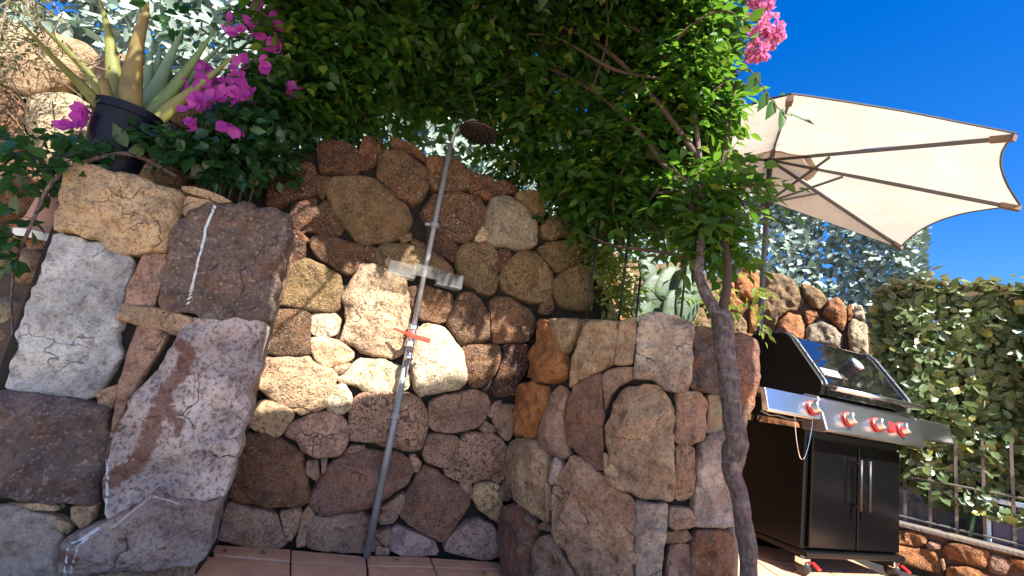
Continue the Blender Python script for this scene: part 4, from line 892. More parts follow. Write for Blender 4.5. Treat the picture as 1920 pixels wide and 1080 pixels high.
gp_(MB().box(bc + sl * .0062, (.140, .048, .003), rotb), 'badge_field', 'gauge', bd)
tc = bpy.data.curves.new('badge_text', 'FONT'); tc.body = 'WEBER'; tc.size = .042; tc.align_x = 'CENTER'; tc.align_y = 'CENTER'; tc.extrude = .0008
to = bpy.data.objects.new('badge_text', tc); COL.objects.link(to)
dg = bpy.context.evaluated_depsgraph_get(); tme = bpy.data.meshes.new_from_object(to.evaluated_get(dg)); bpy.data.objects.remove(to)
tme.materials.clear(); tme.materials.append(M['letter']); lo = bpy.data.objects.new('badge_lettering', tme); COL.objects.link(lo)
lo.parent = bd; lo.matrix_local = Matrix.Translation(bc + sl * .0085) @ rotb.to_4x4()
gb = MB().box((.2, .30, .42), (.012, .10, .2))

# ---------------------------------------------------------------- parasol
def parasol(name, hub, rim_z, Rr, ph, n, base_z, label, tips=None, crank=True, half=False):
    hub = Vector(hub); t = thing(name, (hub.x, hub.y, base_z)); tag(t, label, 'parasol')
    MB().tube([(hub.x, hub.y, base_z + .02), (hub.x, hub.y, hub.z + .06)], .0195, 16).build('pole', M['polegrey'], t, smooth=True)
    MB().lathe([(.26, 0), (.27, .02), (.25, .05), (.05, .07), (.034, .09), (.034, .34), (.026, .36)], (hub.x, hub.y, base_z), n=28).build('base', M['blackmetal'], t, smooth=False)
    MB().lathe([(.024, -.02), (.05, -.018), (.05, .018), (.024, .02)], hub, n=18).build('top_hub', M['blackplastic'], t)
    rz = hub.z - .33
    MB().lathe([(.022, -.045), (.042, -.035), (.055, -.005), (.055, .02), (.024, .035)], (hub.x, hub.y, rz), n=18).build('runner', M['blackplastic'], t)
    tips = tips or [Vector((hub.x + Rr * math.cos(ph + 2 * math.pi * k / n), hub.y + Rr * math.sin(ph + 2 * math.pi * k / n), rim_z)) for k in range(n)]
    for k, p in enumerate(tips):
        d = (p - hub); d2 = Vector((d.x, d.y, 0)).normalized()
        a = hub + d2 * .04; e = hub + d * .985
        rb = MB(); L = (e - a); u = L.normalized(); w = u.cross(Vector((0, 0, 1))).normalized()
        rot = Matrix((w, u, w.cross(u))).transposed()
        rb.box((a + e) / 2, (.012, L.length, .022), rot); ro = rb.build('rib', M['polegrey'], t)
        tip = MB(); tip.box(hub + d * .965, (.03, .10, .03), rot); tp_ = tip.build('tip_pocket', plain('tip_brown', (.16, .10, .07), .6) if k == 0 else TIPM[0], ro); TIPM[:1] = [tp_.data.materials[0]]
        s0 = Vector((hub.x, hub.y, rz)) + d2 * .05; s1 = hub + d * .34 - Vector((0, 0, .012))
        L = s1 - s0; u = L.normalized(); w = u.cross(Vector((0, 0, 1))).normalized(); rot = Matrix((w, u, w.cross(u))).transposed()
        MB().box((s0 + s1) / 2, (.010, L.length, .016), rot).build('strut', M['polegrey'], t)
    # cloth: panels sag a little between the ribs and scallop at the rim
    nr, na = 16, 14; V = []; F = []; m = len(tips)
    npan = m - 1 if half else m
    for k in range(npan):
        p, q = tips[k], tips[(k + 1) % m]
        for i in range(nr + 1):
            f = i / nr * .985 + .015
            for j in range(na + 1):
                s = j / na; b = 4 * s * (1 - s); pt = p.lerp(q, s)
                x = hub + (pt - hub) * f * (1 - .05 * b * f ** 2)
                x.z += .022 - .035 * b * math.sin(math.pi * min(1, f)) + .045 * b * f * f + .004 * fbm(Vector((x.x * 5, x.y * 5, k)), 3)
                V.append(x)
        o = k * (nr + 1) * (na + 1)
        for i in range(nr):
            for j in range(na): F.append((o + i * (na + 1) + j, o + i * (na + 1) + j + 1, o + (i + 1) * (na + 1) + j + 1, o + (i + 1) * (na + 1) + j))
    cn = mesh_np('canopy', np.array([tuple(v) for v in V]), F, M['cloth'], t, smooth=True)
    hem = MB()
    for k in range(npan):
        o = k * (nr + 1) * (na + 1) + nr * (na + 1)
        hem.tube([V[o + j] for j in range(na + 1)], .006, 6)
    he = hem.build('hem', M['polegrey'], cn)
    if half:        # cloth behind the two end ribs, falling to the straight back edge
        bk = Vector((-(tips[-1] - tips[0]).y, (tips[-1] - tips[0]).x, 0)).normalized()
        Q = hub + bk * .16 - Vector((0, 0, .23)); V = []; F = []; na = 24
        for j in range(na + 1):
            s = j / na; f = abs(2 * s - 1); tip = tips[0] if s < .5 else tips[-1]
            a = hub.lerp(tip, f) + Vector((0, 0, .012)); e = Q.lerp(tip, f)
            for i in range(7): V.append(a.lerp(e, i / 6) - Vector((0, 0, .02 * math.sin(math.pi * i / 6) * (1 - f))))
        for j in range(na):
            for i in range(6): F.append((j * 7 + i, j * 7 + 7 + i, j * 7 + 8 + i, j * 7 + 1 + i))
        mesh_np('back_flap', np.array([tuple(v) for v in V]), F, M['cloth'], t, smooth=True)
    # vent cap
    V = []; F = []
    for i in range(5):
        for j in range(32):
            a = (R(200) + R(168) * j / 31) if half else 2 * math.pi * j / 32; r_ = .05 + .30 * i / 4; V.append((hub.x + r_ * math.cos(a), hub.y + r_ * math.sin(a), hub.z + .115 - r_ * .27))
    for i in range(4):
        for j in range(31 if half else 32): F.append((i * 32 + j, i * 32 + (j + 1) % 32, (i + 1) * 32 + (j + 1) % 32, (i + 1) * 32 + j))
    mesh_np('vent_cap', V, F, M['cloth'], t, smooth=True)
    # orange tape round the vent, on the underside
    V = []; F = []
    for j in range(33):
        a = R(200) + R(168) * j / 32 if half else 2 * math.pi * j / 32
        for r_ in (.27, .33): V.append((hub.x + r_ * math.cos(a), hub.y + r_ * math.sin(a), hub.z + .012 - r_ * (hub.z - rim_z) / Rr))
    for j in range(32): F.append((2 * j, 2 * j + 1, 2 * j + 3, 2 * j + 2))
    mesh_np('vent_tape', V, F, M['orangecloth'], t)
    if crank:
        cz = base_z + 1.36; cr = MB().lathe([(.026, -.055), (.04, -.04), (.045, 0), (.04, .03), (.024, .04)], (hub.x, hub.y, cz), n=16)
        cr.tube([(hub.x + .03, hub.y - .03, cz), (hub.x + .075, hub.y - .04, cz), (hub.x + .10, hub.y - .045, cz + .05), (hub.x + .15, hub.y - .045, cz + .08)], .009, 8)
        cr.build('crank', M['blackplastic'], t, smooth=True)
    return t
TIPM = []
parasol('parasol', (1.845, 3.46, 2.86), 2.41, 1.44, R(-114), 8, .1, 'open cream half parasol with dark ribs standing behind the barbecue',
        tips=[Vector((1.845 + 1.45 * math.cos(R(199)), 3.46 + 1.45 * math.sin(R(199)), 2.44)), Vector((1.235,2.156,2.460)), Vector((2.341,2.108,2.410)), Vector((3.079,2.765,2.410)), Vector((3.194,3.811,2.470))], half=True)

# added unseen parasol over the viewer: its edge cuts the sunlight on the shower wall
E1 = Vector((-.75, -.524, 3.0)); ed = Vector((.829, .559, 0)); back_ = Vector((.559, -.829, 0))
cp_ = thing('added_shade_parasol', (2.9, -2.2, -.03)); tag(cp_, 'large unseen cream cantilever parasol added to shade the shower corner', 'parasol')
Ld, Lw = 2.9, 2.5; ctr = E1 + ed * Ld / 2 + back_ * Lw / 2 + Vector((0, 0, .42)); V = []; F = []; q_ = 20
for i in range(q_ + 1):
    for j in range(q_ + 1):
        a, b = i / q_, j / q_; k = max(abs(a - .5), abs(b - .5)) * 2; p = E1 + ed * Ld * a + back_ * Lw * b; V.append((p.x, p.y, 3.0 + .42 * (1 - k)))
for i in range(q_):
    for j in range(q_): F.append((i * (q_ + 1) + j, (i + 1) * (q_ + 1) + j, (i + 1) * (q_ + 1) + j + 1, i * (q_ + 1) + j + 1))
mesh_np('canopy', V, F, M['cloth'], cp_)
for a, b in ((0, 0), (1, 0), (1, 1), (0, 1), (.5, 0), (1, .5), (.5, 1), (0, .5)):
    p = E1 + ed * Ld * a + back_ * Lw * b; MB().tube([ctr - Vector((0, 0, .02)), p - Vector((0, 0, .02))], .012, 8).build('rib', M['polegrey'], cp_)
MB().tube([(2.9, -2.2, 0), (2.9, -2.2, 3.3)], .045, 12).build('mast', M['polegrey'], cp_, smooth=True)
MB().tube([(2.9, -2.2, 3.25), ctr + Vector((0, 0, .35)), ctr], .03, 10).build('arm', M['polegrey'], cp_, smooth=True)
MB().box((2.9, -2.2, .03), (.9, .9, .09)).build('base', M['blackmetal'], cp_, bevel=.02)

# ---------------------------------------------------------------- plants
rng = np.random.default_rng(7)
LEAF_V = np.array([(0, 0, 0), (-.24, .26, .05), (0, .30, -.02), (.24, .26, .05), (-.27, .55, .05), (0, .62, -.03), (.27, .55, .05), (0, 1, -.10)], float)
LEAF_F = np.array([(0, 2, 1, 1), (0, 3, 2, 2), (1, 2, 5, 4), (2, 3, 6, 5), (4, 5, 7, 7), (5, 6, 7, 7)])
TRI = [(0, 2, 1), (0, 3, 2), (1, 2, 5), (1, 5, 4), (2, 3, 6), (2, 6, 5), (4, 5, 7), (5, 6, 7)]
LEAF_T = np.array(TRI)
HEDGE_V = np.array([(0, 0, 0), (-.25, .22, .05), (0, .28, -.02), (.25, .22, .05), (-.29, .62, .06), (0, .64, -.02), (.29, .62, .06), (0, 1, -.05)], float)
def frames(dirs, ups):
    y = dirs / np.linalg.norm(dirs, axis=1)[:, None]; x = np.cross(y, ups); l = np.linalg.norm(x, axis=1)[:, None]; x = np.where(l < 1e-3, np.array([[1., 0, 0]]), x / np.maximum(l, 1e-6))
    z = np.cross(x, y); return np.stack([x, y, z], 2)
def scatter(base, dirs, ups, sizes, wid=1.0, curl=1.0, tv=LEAF_V, tf=LEAF_T):
    Rm = frames(dirs, ups); n = len(base); T = tv * np.array([wid, 1, curl]); jitter = 1 + rng.normal(0, .12, (n, 1, 3))
    P = np.einsum('nij,nkj->nki', Rm, T[None] * jitter * sizes[:, None, None]) + base[:, None, :]
    F = (tf[None] + (np.arange(n) * len(tv))[:, None, None]).reshape(-1, tf.shape[1]); return P.reshape(-1, 3), F
def sprigs(pos, dirs, length, leaflets, lsize, droop=.25):
    """pinnate leaves: rachis at pos along dirs, pairs of leaflets"""
    n = len(pos); d = dirs / np.linalg.norm(dirs, axis=1)[:, None]; up = np.tile([0, 0, 1.], (n, 1)) + rng.normal(0, .25, (n, 3))
    Rm = frames(d, up); x = Rm[:, :, 0]; z = Rm[:, :, 2]; B = []; D = []; U = []; S = []
    for k in range(leaflets):
        t = .25 + .75 * (k // 2) / max(1, (leaflets - 1) // 2); side = 0 if k == leaflets - 1 else (1 if k % 2 else -1)
        b = pos + d * (length * t)[:, None] - np.array([0, 0, 1.]) * (droop * length * t * t)[:, None]
        dd = d * (.55 if side else 1.0) + x * side * .85 + rng.normal(0, .18, (n, 3)) - np.array([0, 0, .30])
        B.append(b); D.append(dd); U.append(z + rng.normal(0, .3, (n, 3))); S.append(lsize * rng.uniform(.75, 1.2, n))
    return np.concatenate(B), np.concatenate(D), np.concatenate(U), np.concatenate(S)
def blob(c, r, n, hollow=0.0):
    v = rng.normal(size=(n, 3)); v /= np.linalg.norm(v, axis=1)[:, None]; k = (rng.uniform(hollow ** 3, 1, n)) ** (1 / 3)
    return np.array(c)[None] + v * k[:, None] * np.array(r)[None]

# --- the climbing vine over the wall
vine = thing('climbing_vine', (0.920,1.697,0.326)); vine.location.z = .0; TOP[vine.name] = Matrix.Translation(vine.location); tag(vine, 'leafy green climbing vine arching over the shower from a twisted trunk', 'vine')
tr = catmull([(*(0.925,1.694,0.328)[:2], -.02), (0.917,1.698,0.373), (0.894,1.699,0.493), (0.871,1.700,0.591), (0.843,1.703,0.655), (0.845,1.702,0.717), (0.843,1.691,0.771), (0.827,1.711,0.876), (0.818,1.726,0.987), (0.804,1.743,1.073), (0.802,1.766,1.165), (0.790,1.783,1.216)], 5)
rads = np.interp(np.linspace(0, 1, len(tr)), [0, .1, .35, .43, .5, .6, .8, .95, 1], [.031, .028, .029, .037, .041, .033, .035, .038, .031])
MB().tube([Vector(p) for p in tr], list(rads), 18, nz=.22).build('trunk', M['bark'], vine, smooth=True)
BR = [
 ([(0.793,1.771,1.184), (0.765,1.793,1.241), (0.740,1.826,1.311), (0.725,1.843,1.373), (0.732,1.861,1.455), (0.741,1.890,1.577), (0.745,1.921,1.733), (0.734,1.967,1.930), (0.711,2.029,2.204), (0.664,2.097,2.534), (0.524,2.137,2.855)], .025, .006, 'bark'),
 ([(0.801,1.778,1.176), (0.810,1.785,1.251), (0.824,1.801,1.341), (0.827,1.821,1.434), (0.818,1.869,1.560), (0.801,1.898,1.661), (0.817,1.935,1.852), (0.854,1.973,2.087), (0.888,2.013,2.396)], .020, .005, 'vinestem'),
 ([(0.736,1.860,1.429), (0.666,1.939,1.465), (0.575,2.020,1.491), (0.427,2.107,1.516), (0.309,2.178,1.570)], .010, .004, 'vinestem'),
 ([(0.743,1.900,1.604), (0.629,2.004,1.850), (0.457,2.101,2.115), (0.236,2.187,2.335), (-0.054,2.199,2.445), (-0.362,2.170,2.458), (-0.664,2.097,2.374), (-0.960,2.035,2.239)], .015, .006, 'vinestem'),
 ([(0.734,1.967,1.930), (0.527,2.033,2.228), (0.247,2.085,2.507), (-0.119,2.097,2.632), (-0.490,2.042,2.604), (-0.869,1.966,2.491)], .014, .005, 'vinestem'),
 ([(0.605,2.115,1.980), (0.461,2.151,1.972), (0.421,2.210,1.766), (0.470,2.200,1.605), (0.500,2.245,1.515)], .007, .003, 'vinestem'),
 ([(0.439,2.156,2.173), (0.343,2.224,1.987), (0.233,2.288,1.880), (0.150,2.345,1.742), (0.301,2.331,1.532)], .007, .003, 'vinestem'),
 ([(0.094,2.198,2.378), (-0.046,2.300,2.263), (-0.140,2.346,2.148), (-0.302,2.381,2.075)], .008, .003, 'vinestem'),
 ([(0.531,2.032,2.430), (0.596,1.962,2.562), (0.743,1.911,2.663), (0.871,1.911,2.630)], .007, .003, 'vinestem'),
 ([(0.709,2.030,2.176), (0.768,1.954,2.277), (0.885,1.904,2.374), (0.968,1.864,2.227)], .006, .002, 'vinestem'),
 ([(0.602,2.064,1.846), (0.561,2.127,1.704), (0.640,2.105,1.604), (0.669,2.096,1.529)], .006, .003, 'vinestem'),
 ([(-0.362,2.170,2.458), (-0.453,2.255,2.316), (-0.610,2.321,2.205), (-0.859,2.295,2.064)], .007, .003, 'vinestem'),
 ([(-0.054,2.199,2.445), (-0.057,2.099,2.583), (-0.191,1.991,2.706), (-0.411,1.855,2.794)], .009, .004, 'vinestem'),
 ([(0.236,2.187,2.335), (0.256,2.034,2.558), (0.147,1.894,2.767), (-0.072,1.799,2.976)], .009, .004, 'vinestem'),
 ([(0.415,2.058,2.609), (0.138,2.095,2.743), (0.054,2.149,2.615), (-0.205,2.241,2.352), (-0.520,2.292,2.202)], .009, .004, 'vinestem'),
 ([(0.563,2.023,2.343), (0.305,2.027,2.355), (0.004,2.050,2.493), (-0.286,2.081,2.493), (-0.620,2.006,2.486)], .009, .004, 'vinestem'),
]
for q, (pts, r0, r1, m) in enumerate(BR):
    c = catmull(pts, 5); MB().tube([Vector(p) for p in c], list(np.linspace(r0, r1, len(c))), 9, nz=.15, seed=q).build('branch', M[m], vine, smooth=True)
def beam_ok(P):
    """keep leaves out of the shaft of sun that reaches the wall"""
    t = (2.3 - P[:, 1]) / -SUN.y; x0 = P[:, 0] - SUN.x * t; z0 = P[:, 2] - SUN.z * t      # where the sun ray through P meets the wall
    edge = 1.29 + .12 * np.sin(x0 * 9.0) + .10 * np.sin(x0 * 23 + 1) + rng.normal(0, .07, len(P))
    edge = edge + np.where(rng.uniform(0, 1, len(P)) < .45, rng.exponential(.16, len(P)), 0)
    inside = (t > .1) & (x0 > -1.25) & (x0 < .02 + rng.normal(0, .04, len(P))) & (z0 > .3) & (z0 < edge)
    return ~inside
BL = [ # centre, radii, sprigs
 ((0.557,2.231,2.846), (.26, .30, .26), 300), ((0.752,2.174,2.672), (.11, .24, .22), 170), ((0.602,2.220,2.363), (.20, .25, .22), 250), ((0.631,2.212,2.910), (.09, .2, .16), 110),
 ((0.351,2.324,2.816), (.28, .30, .26), 280), ((0.509,2.294,2.143), (.22, .22, .20), 210), ((0.746,2.176,2.123), (.10, .16, .16), 90), ((0.756,2.119,2.356), (.08, .14, .12), 70),
 ((0.326,2.378,1.937), (.22, .2, .16), 160), ((0.594,2.274,1.821), (.18, .16, .12), 110), ((0.190,2.543,2.052), (.22, .2, .15), 110),
 ((0.842,2.087,1.791), (.05, .10, .14), 40), ((0.415,2.415,1.754), (.18, .12, .07), 60), ((0.776,2.005,1.571), (.05, .08, .08), 30), ((0.848,1.921,1.826), (.05, .08, .12), 34), ((0.794,1.890,1.586), (.05, .06, .08), 22), ((0.704,1.925,1.753), (.07, .06, .10), 30),
 ((0.113,2.247,2.708), (.34, .30, .30), 300), ((0.097,2.398,2.352), (.34, .25, .24), 260), ((-0.309,2.178,2.634), (.34, .30, .28), 300), ((-0.300,2.432,2.400), (.34, .2, .2), 210),
 ((-0.701,2.138,2.524), (.34, .30, .26), 300), ((-0.686,2.404,2.377), (.30, .2, .18), 200), ((-1.017,2.063,2.339), (.30, .28, .28), 300), ((-1.030,2.278,2.099), (.30, .2, .16), 210),
 ((-1.168,2.039,2.145), (.2, .2, .3), 170), ((-0.060,2.549,2.077), (.18, .14, .13), 70), ((-0.317,1.924,2.982), (.7, .35, .2), 420), ((0.220,2.088,3.178), (.3, .3, .2), 150), ((-.5, 1.3, 2.9), (.6, .42, .14), 260), ((.2, 1.25, 3.0), (.45, .42, .14), 230), ((-.25, 1.75, 3.05), (.7, .32, .14), 250), ((-.35, 1.65, 2.6), (.5, .3, .2), 400), ((.35, 1.6, 2.65), (.5, .3, .2), 420), ((-.95, 1.6, 2.5), (.4, .3, .18), 300), ((-0.878,1.797,2.723), (.5, .35, .2), 330),
 ((-0.230,1.583,3.095), (.7, .25, .12), 300), ((-0.774,1.400,2.711), (.5, .25, .12), 240),
]
TA, TB = 0.193, 0.920
B_, D_, U_, S_ = [], [], [], []
for c, r, n in BL:
    p = blob(c, r, n); p = p[beam_ok(p)]; n = len(p)
    if c[2] > 2.45 and c[1] < 1.9: p = p[p[:, 2] > .98 + TA * p[:, 0] + TB * p[:, 1]]; n = len(p)     # unseen leaf roof added for shade, kept above the camera's view
    d = np.stack([rng.normal(0, 1, n), rng.normal(-.35, .8, n), rng.normal(-.25, .55, n)], 1)
    big = 1.55 if (c[2] > 2.45 and c[1] < 1.9) else 1.0
    a = sprigs(p, d, rng.uniform(.13, .24, n) * big, 7, .062 * big)
    ok = beam_ok(a[0] + a[1] * .03)
    if big > 1: ok &= a[0][:, 2] > .92 + TA * a[0][:, 0] + TB * a[0][:, 1]
    for lst, v in zip((B_, D_, U_, S_), a): lst.append(v[ok])
B_, D_, U_, S_ = (np.concatenate(q) for q in (B_, D_, U_, S_))
V, F = scatter(B_, D_, U_, S_, .95)
tag(mesh_np('foliage', V, F, M['vineleaf'], vine, smooth=False), kind='stuff')
# thin leaf stalks and tendrils inside the crown
tn = MB()
for q in range(260):
    c, r, n = BL[int(rng.integers(0, 22))]; p = blob(c, tuple(.6 * q_ for q_ in r), 1)[0]
    if not beam_ok(p[None])[0]: continue
    d = rng.normal(0, 1, 3) * np.array([1, .6, .8]); d /= np.linalg.norm(d); L = rng.uniform(.1, .3)
    tn.tube([Vector(p), Vector(p + d * L * .5 + np.array([0, 0, -.02])), Vector(p + d * L + np.array([0, 0, -.08 * L]))], [.0025, .0022, .0014], 4, cap=False)
tag(tn.build('stems', M['vinestem'], vine), kind='stuff')
# a stray sprig hanging in front of the sky, each leaf its own
spr = catmull([(0.873,1.855,2.336), (0.929,1.828,2.235), (0.968,1.807,2.152), (1.001,1.789,2.104), (1.027,1.774,2.087)], 5)
sb = MB().tube([Vector(p) for p in spr], list(np.linspace(.003, .0016, len(spr))), 6).build('sprig', M['vinestem'], vine)
for a, b, w in (((0.944,1.820,2.219), (0.919,1.832,2.133), .95), ((0.967,1.807,2.172), (0.942,1.810,2.075), 1), ((0.995,1.792,2.127), (0.989,1.784,2.022), 1), ((1.015,1.781,2.101), (1.105,1.762,2.065), .8), ((0.912,1.836,2.316), (0.869,1.857,2.236), 1.2), ((0.984,1.798,2.192), (1.029,1.831,2.227), .6), ((0.952,1.815,2.231), (0.936,1.880,2.269), .7)):
    a, b = np.array(a), np.array(b); v, f = scatter(a[None], (b - a)[None], np.array([[.3, -1, .3]]), np.array([np.linalg.norm(b - a)]), w * .85)
    o = mesh_np('leaf', v, f, M['vineleaf'], sb, smooth=True)
# pink trumpet clusters at the edge of the crown
for q, (c, r) in enumerate((((0.944,1.932,2.744), .055), ((0.961,1.923,2.595), .075), ((0.938,1.935,2.491), .05), ((0.996,1.906,2.592), .045), ((0.924,1.941,2.845), .06))):
    p = blob(c, (r, r * .8, r * 1.15), 46); d = p - np.array(c) + rng.normal(0, .02, p.shape)
    v, f = scatter(np.repeat(p, 4, 0), np.repeat(d, 4, 0) + rng.normal(0, .05, (len(p) * 4, 3)), rng.normal(0, 1, (len(p) * 4, 3)), rng.uniform(.018, .03, len(p) * 4), 1.6, 2)
    tag(mesh_np('flower_cluster', v, f, M['pink'], vine), 'bright pink flower cluster')

# pale fern-like shoots and yellow-green leaves low on the wall head
fern = thing('self_sown_shrub', (0.496,2.501,1.259)); tag(fern, 'yellow green feathery shoots growing behind the rounded wall', 'plant')
p = np.concatenate([blob((0.459,2.661,1.588), (.12, .12, .16), 60), blob((0.596,2.582,1.438), (.10, .1, .10), 40), blob((0.346,2.627,1.688), (.10, .1, .08), 36), blob((1.107,2.241,1.456), (.05, .08, .08), 9), blob((0.986,2.406,1.412), (.08, .1, .1), 8)])
a = sprigs(p, rng.normal(0, 1, p.shape) + np.array([0, -.3, -.3]), rng.uniform(.14, .24, len(p)), 9, .05)
V, F = scatter(*a, .7); tag(mesh_np('foliage', V, F, M['ferngreen'], fern), kind='stuff')
MB().tube([(0.509,2.550,1.238), (0.492,2.604,1.424), (0.451,2.642,1.614), (0.373,2.634,1.727)], [.006, .005, .004, .002], 6).build('stem', M['vinestem'], fern)

# cactus behind the rounded wall
cac = thing('prickly_cactus', (0.832,2.621,1.302)); cac.location.z = 1.0; TOP[cac.name] = Matrix.Translation(cac.location); tag(cac, 'grey green flat-padded cactus standing behind the rounded wall', 'cactus')
for q, (c, ax, w, h) in enumerate((((0.786,2.635,1.418), (.2, 0, 1), .085, .15), ((0.750,2.646,1.587), (-.3, .1, 1), .06, .10), ((0.868,2.641,1.527), (.5, .2, 1), .07, .12), ((0.956,2.546,1.432), (.1, .1, 1), .075, .15), ((0.969,2.574,1.607), (.35, 0, 1), .055, .11), ((0.734,2.598,1.312), (-.2, 0, 1), .07, .12), ((0.885,2.551,1.331), (0, 0, 1), .07, .14))):
    ax = Vector(ax).normalized(); sx = ax.cross(Vector((.2, -1, .1))).normalized(); sn = sx.cross(ax); V = []; F = []
    for i in range(9):
        for j in range(16):
            ph = math.pi * i / 8; th = 2 * math.pi * j / 16; V.append(Vector(c) + ax * h * -math.cos(ph) + (sx * w * math.cos(th) + sn * .02 * math.sin(th)) * math.sin(ph) ** .8)
    for i in range(8):
        for j in range(16): F.append((i * 16 + j, i * 16 + (j + 1) % 16, (i + 1) * 16 + (j + 1) % 16, (i + 1) * 16 + j))
    MB().add(V, F).build('pad', M['cactus'], cac, smooth=True)
MB().tube([(cac.location.x, cac.location.y, .7), (0.794,2.633,1.327)], .05, 10).build('stem', M['cactus'], cac, smooth=True)

# thin iron rods on the wall head
for q, (a, b) in enumerate((((0.375,2.269,1.200), (0.287,2.282,1.713)), ((0.505,2.162,1.182), (0.472,2.169,1.650)), ((0.739,2.030,1.228), (0.698,2.044,1.881)), ((0.598,2.221,1.210), (0.595,2.222,1.418)))):
    a = Vector(a); b = Vector(b); a.z = 1.10; b.x, b.y = a.x, a.y
    tag(MB().tube([a, b], .0055, 8).build('iron_rod', M['iron'], smooth=True), ['thin black iron rod on the wall head nearest the shower', 'thin black iron rod rising from the wall head beside the yellow green shoots', 'tall thin black iron rod between the cactus and the twisted trunk', 'short thin black iron rod in front of the cactus'][q], 'rod')

# --- hedges
def hedge(name, label, lines, z0, z1, depth, n, lsize, mat, tilt=.5, lean=0.0):
    """leaf skin of a clipped hedge that follows a plan line"""
    P = np.array(lines, float); d = np.diff(P, axis=0); L = np.hypot(d[:, 0], d[:, 1]); S = np.concatenate([[0], np.cumsum(L)])
    t = thing(name, (P[0, 0], P[0, 1], z0 if np.isscalar(z0) else z0[0])); tag(t, label, 'hedge')
    u = rng.uniform(0, S[-1], n); i = np.clip(np.searchsorted(S, u) - 1, 0, len(L) - 1); T = d[i] / L[i][:, None]; N = np.stack([T[:, 1], -T[:, 0]], 1)
    zz0 = np.interp(u, S, z0) if not np.isscalar(z0) else np.full(n, z0); zz1 = np.interp(u, S, z1) if not np.isscalar(z1) else np.full(n, z1)
    w = rng.uniform(0, 1, n); z = zz0 + (zz1 - zz0) * w; lump = np.array([fbm(Vector((a * 2.2, b * 2.2, 5.)), 3) for a, b in zip(u, z)]) * .13
    dep = -np.abs(rng.normal(0, depth * .35, n)) + lump - lean * (z - zz0)
    top = rng.uniform(0, 1, n) < .22; z = np.where(top, zz1 + lump * .5 + rng.normal(0, .03, n), z); dep = np.where(top, rng.uniform(-depth, 0, n) + lump, dep)
    b = np.concatenate([P[i] + T * (u - S[i])[:, None] + N * dep[:, None], z[:, None]], 1)
    out = np.concatenate([N, np.full((n, 1), .25)], 1); out[top] = (0, 0, 1)
    dirs = np.cross(out, rng.normal(0, 1, (n, 3))); dirs = dirs / np.linalg.norm(dirs, axis=1)[:, None] + out * .5 + np.array([0, 0, -.15]); ups = out + rng.normal(0, tilt, (n, 3))
    V, F = scatter(b, dirs, ups, lsize * rng.uniform(.55, 1.25, n), 1.1, .9, HEDGE_V); tag(mesh_np('foliage', V, F, M[mat], t), kind='stuff')
    core = MB(); vs = []; fs = []                       # woody dark inside
    for k in range(len(P)):
        nn = N[np.argmin(np.abs(u - S[k]))]; za = zz0[np.argmin(np.abs(u - S[k]))]; zb = zz1[np.argmin(np.abs(u - S[k]))]
        for dd, z_ in ((-.16 - depth * .35, za), (-.16 - depth * .35, zb - .12), (-depth * .95, zb - .12), (-depth * .95, za)): vs.append((P[k, 0] + nn[0] * dd, P[k, 1] + nn[1] * dd, z_))
    for k in range(len(P) - 1):
        for e in range(4): fs.append((4 * k + e, 4 * k + (e + 1) % 4, 4 * k + 4 + (e + 1) % 4, 4 * k + 4 + e))
    core.build('twig_core', plain('hedge_twigs', (.03, .03, .018), .95, bump=.8, bscale=30, var=.4), t)
    return t
lw = [PL_LOW.at(u, 0, -.12) for u in (.47, .75, 1.2, 1.9, 2.9)]
hedge('clipped_hedge', 'dense olive green clipped hedge overhanging the iron railing', [p[:2] for p in lw], [.72, .54, .50, .46, .42], [1.90, 1.94, 1.96, 1.98, 2.0], .55, 26000, .068, 'hedge')
hedge('silver_hedge', 'silvery sunlit hedge on top of the orange wall behind the parasol', [(-.6, 3.6), (.5, 5.0), (1.4, 5.9), (2.5, 6.1), (3.7, 5.55), (4.35, 4.9)], [1.65] * 6, [3.4, 3.8, 4.0, 3.9, 3.6, 3.45], .8, 26000, .092, 'silver')
hedge('pale_hedge', 'pale silver-leaved hedge above the wall behind the aloe', [(-4.2, 1.9), (-2.6, 2.5), (-1.2, 2.95), (-.2, 3.3)], [1.8, 1.8, 1.8, 1.8], [3.6, 3.4, 3.3, 3.3], .6, 14000, .09, 'silver')

# --- aloe in a navy pot on the pillar
pc = Vector((-1.555,1.722,1.594)); pz0 = 1.325
pot = thing('plant_pot', (pc.x, pc.y, pz0)); tag(pot, 'navy blue plastic pot on top of the stone pillar', 'plant pot')
hgt = pc.z - pz0
pb = MB().lathe([(.078, 0), (.082, .004), (.104, hgt - .03), (.113, hgt - .03), (.115, hgt), (.107, hgt), (.099, hgt - .03)], (pc.x, pc.y, pz0), n=36, cap=False); pb.build('wall', M['bluepot'], pot, smooth=False)
MB().lathe([(.079, 0.002), (.0, 0.002)], (pc.x, pc.y, pz0), n=24, cap=False).build('bottom', M['bluepot'], pot)
MB().lathe([(.1, hgt - .03), (.06, hgt - .02), (.0, hgt - .015)], (pc.x, pc.y, pz0), n=24, cap=False).build('soil', M['soil'], pot)
al = thing('aloe_plant', (pc.x, pc.y, pz0 + hgt - .03)); tag(al, 'yellow green aloe with long pointed leaves in the navy pot', 'aloe')
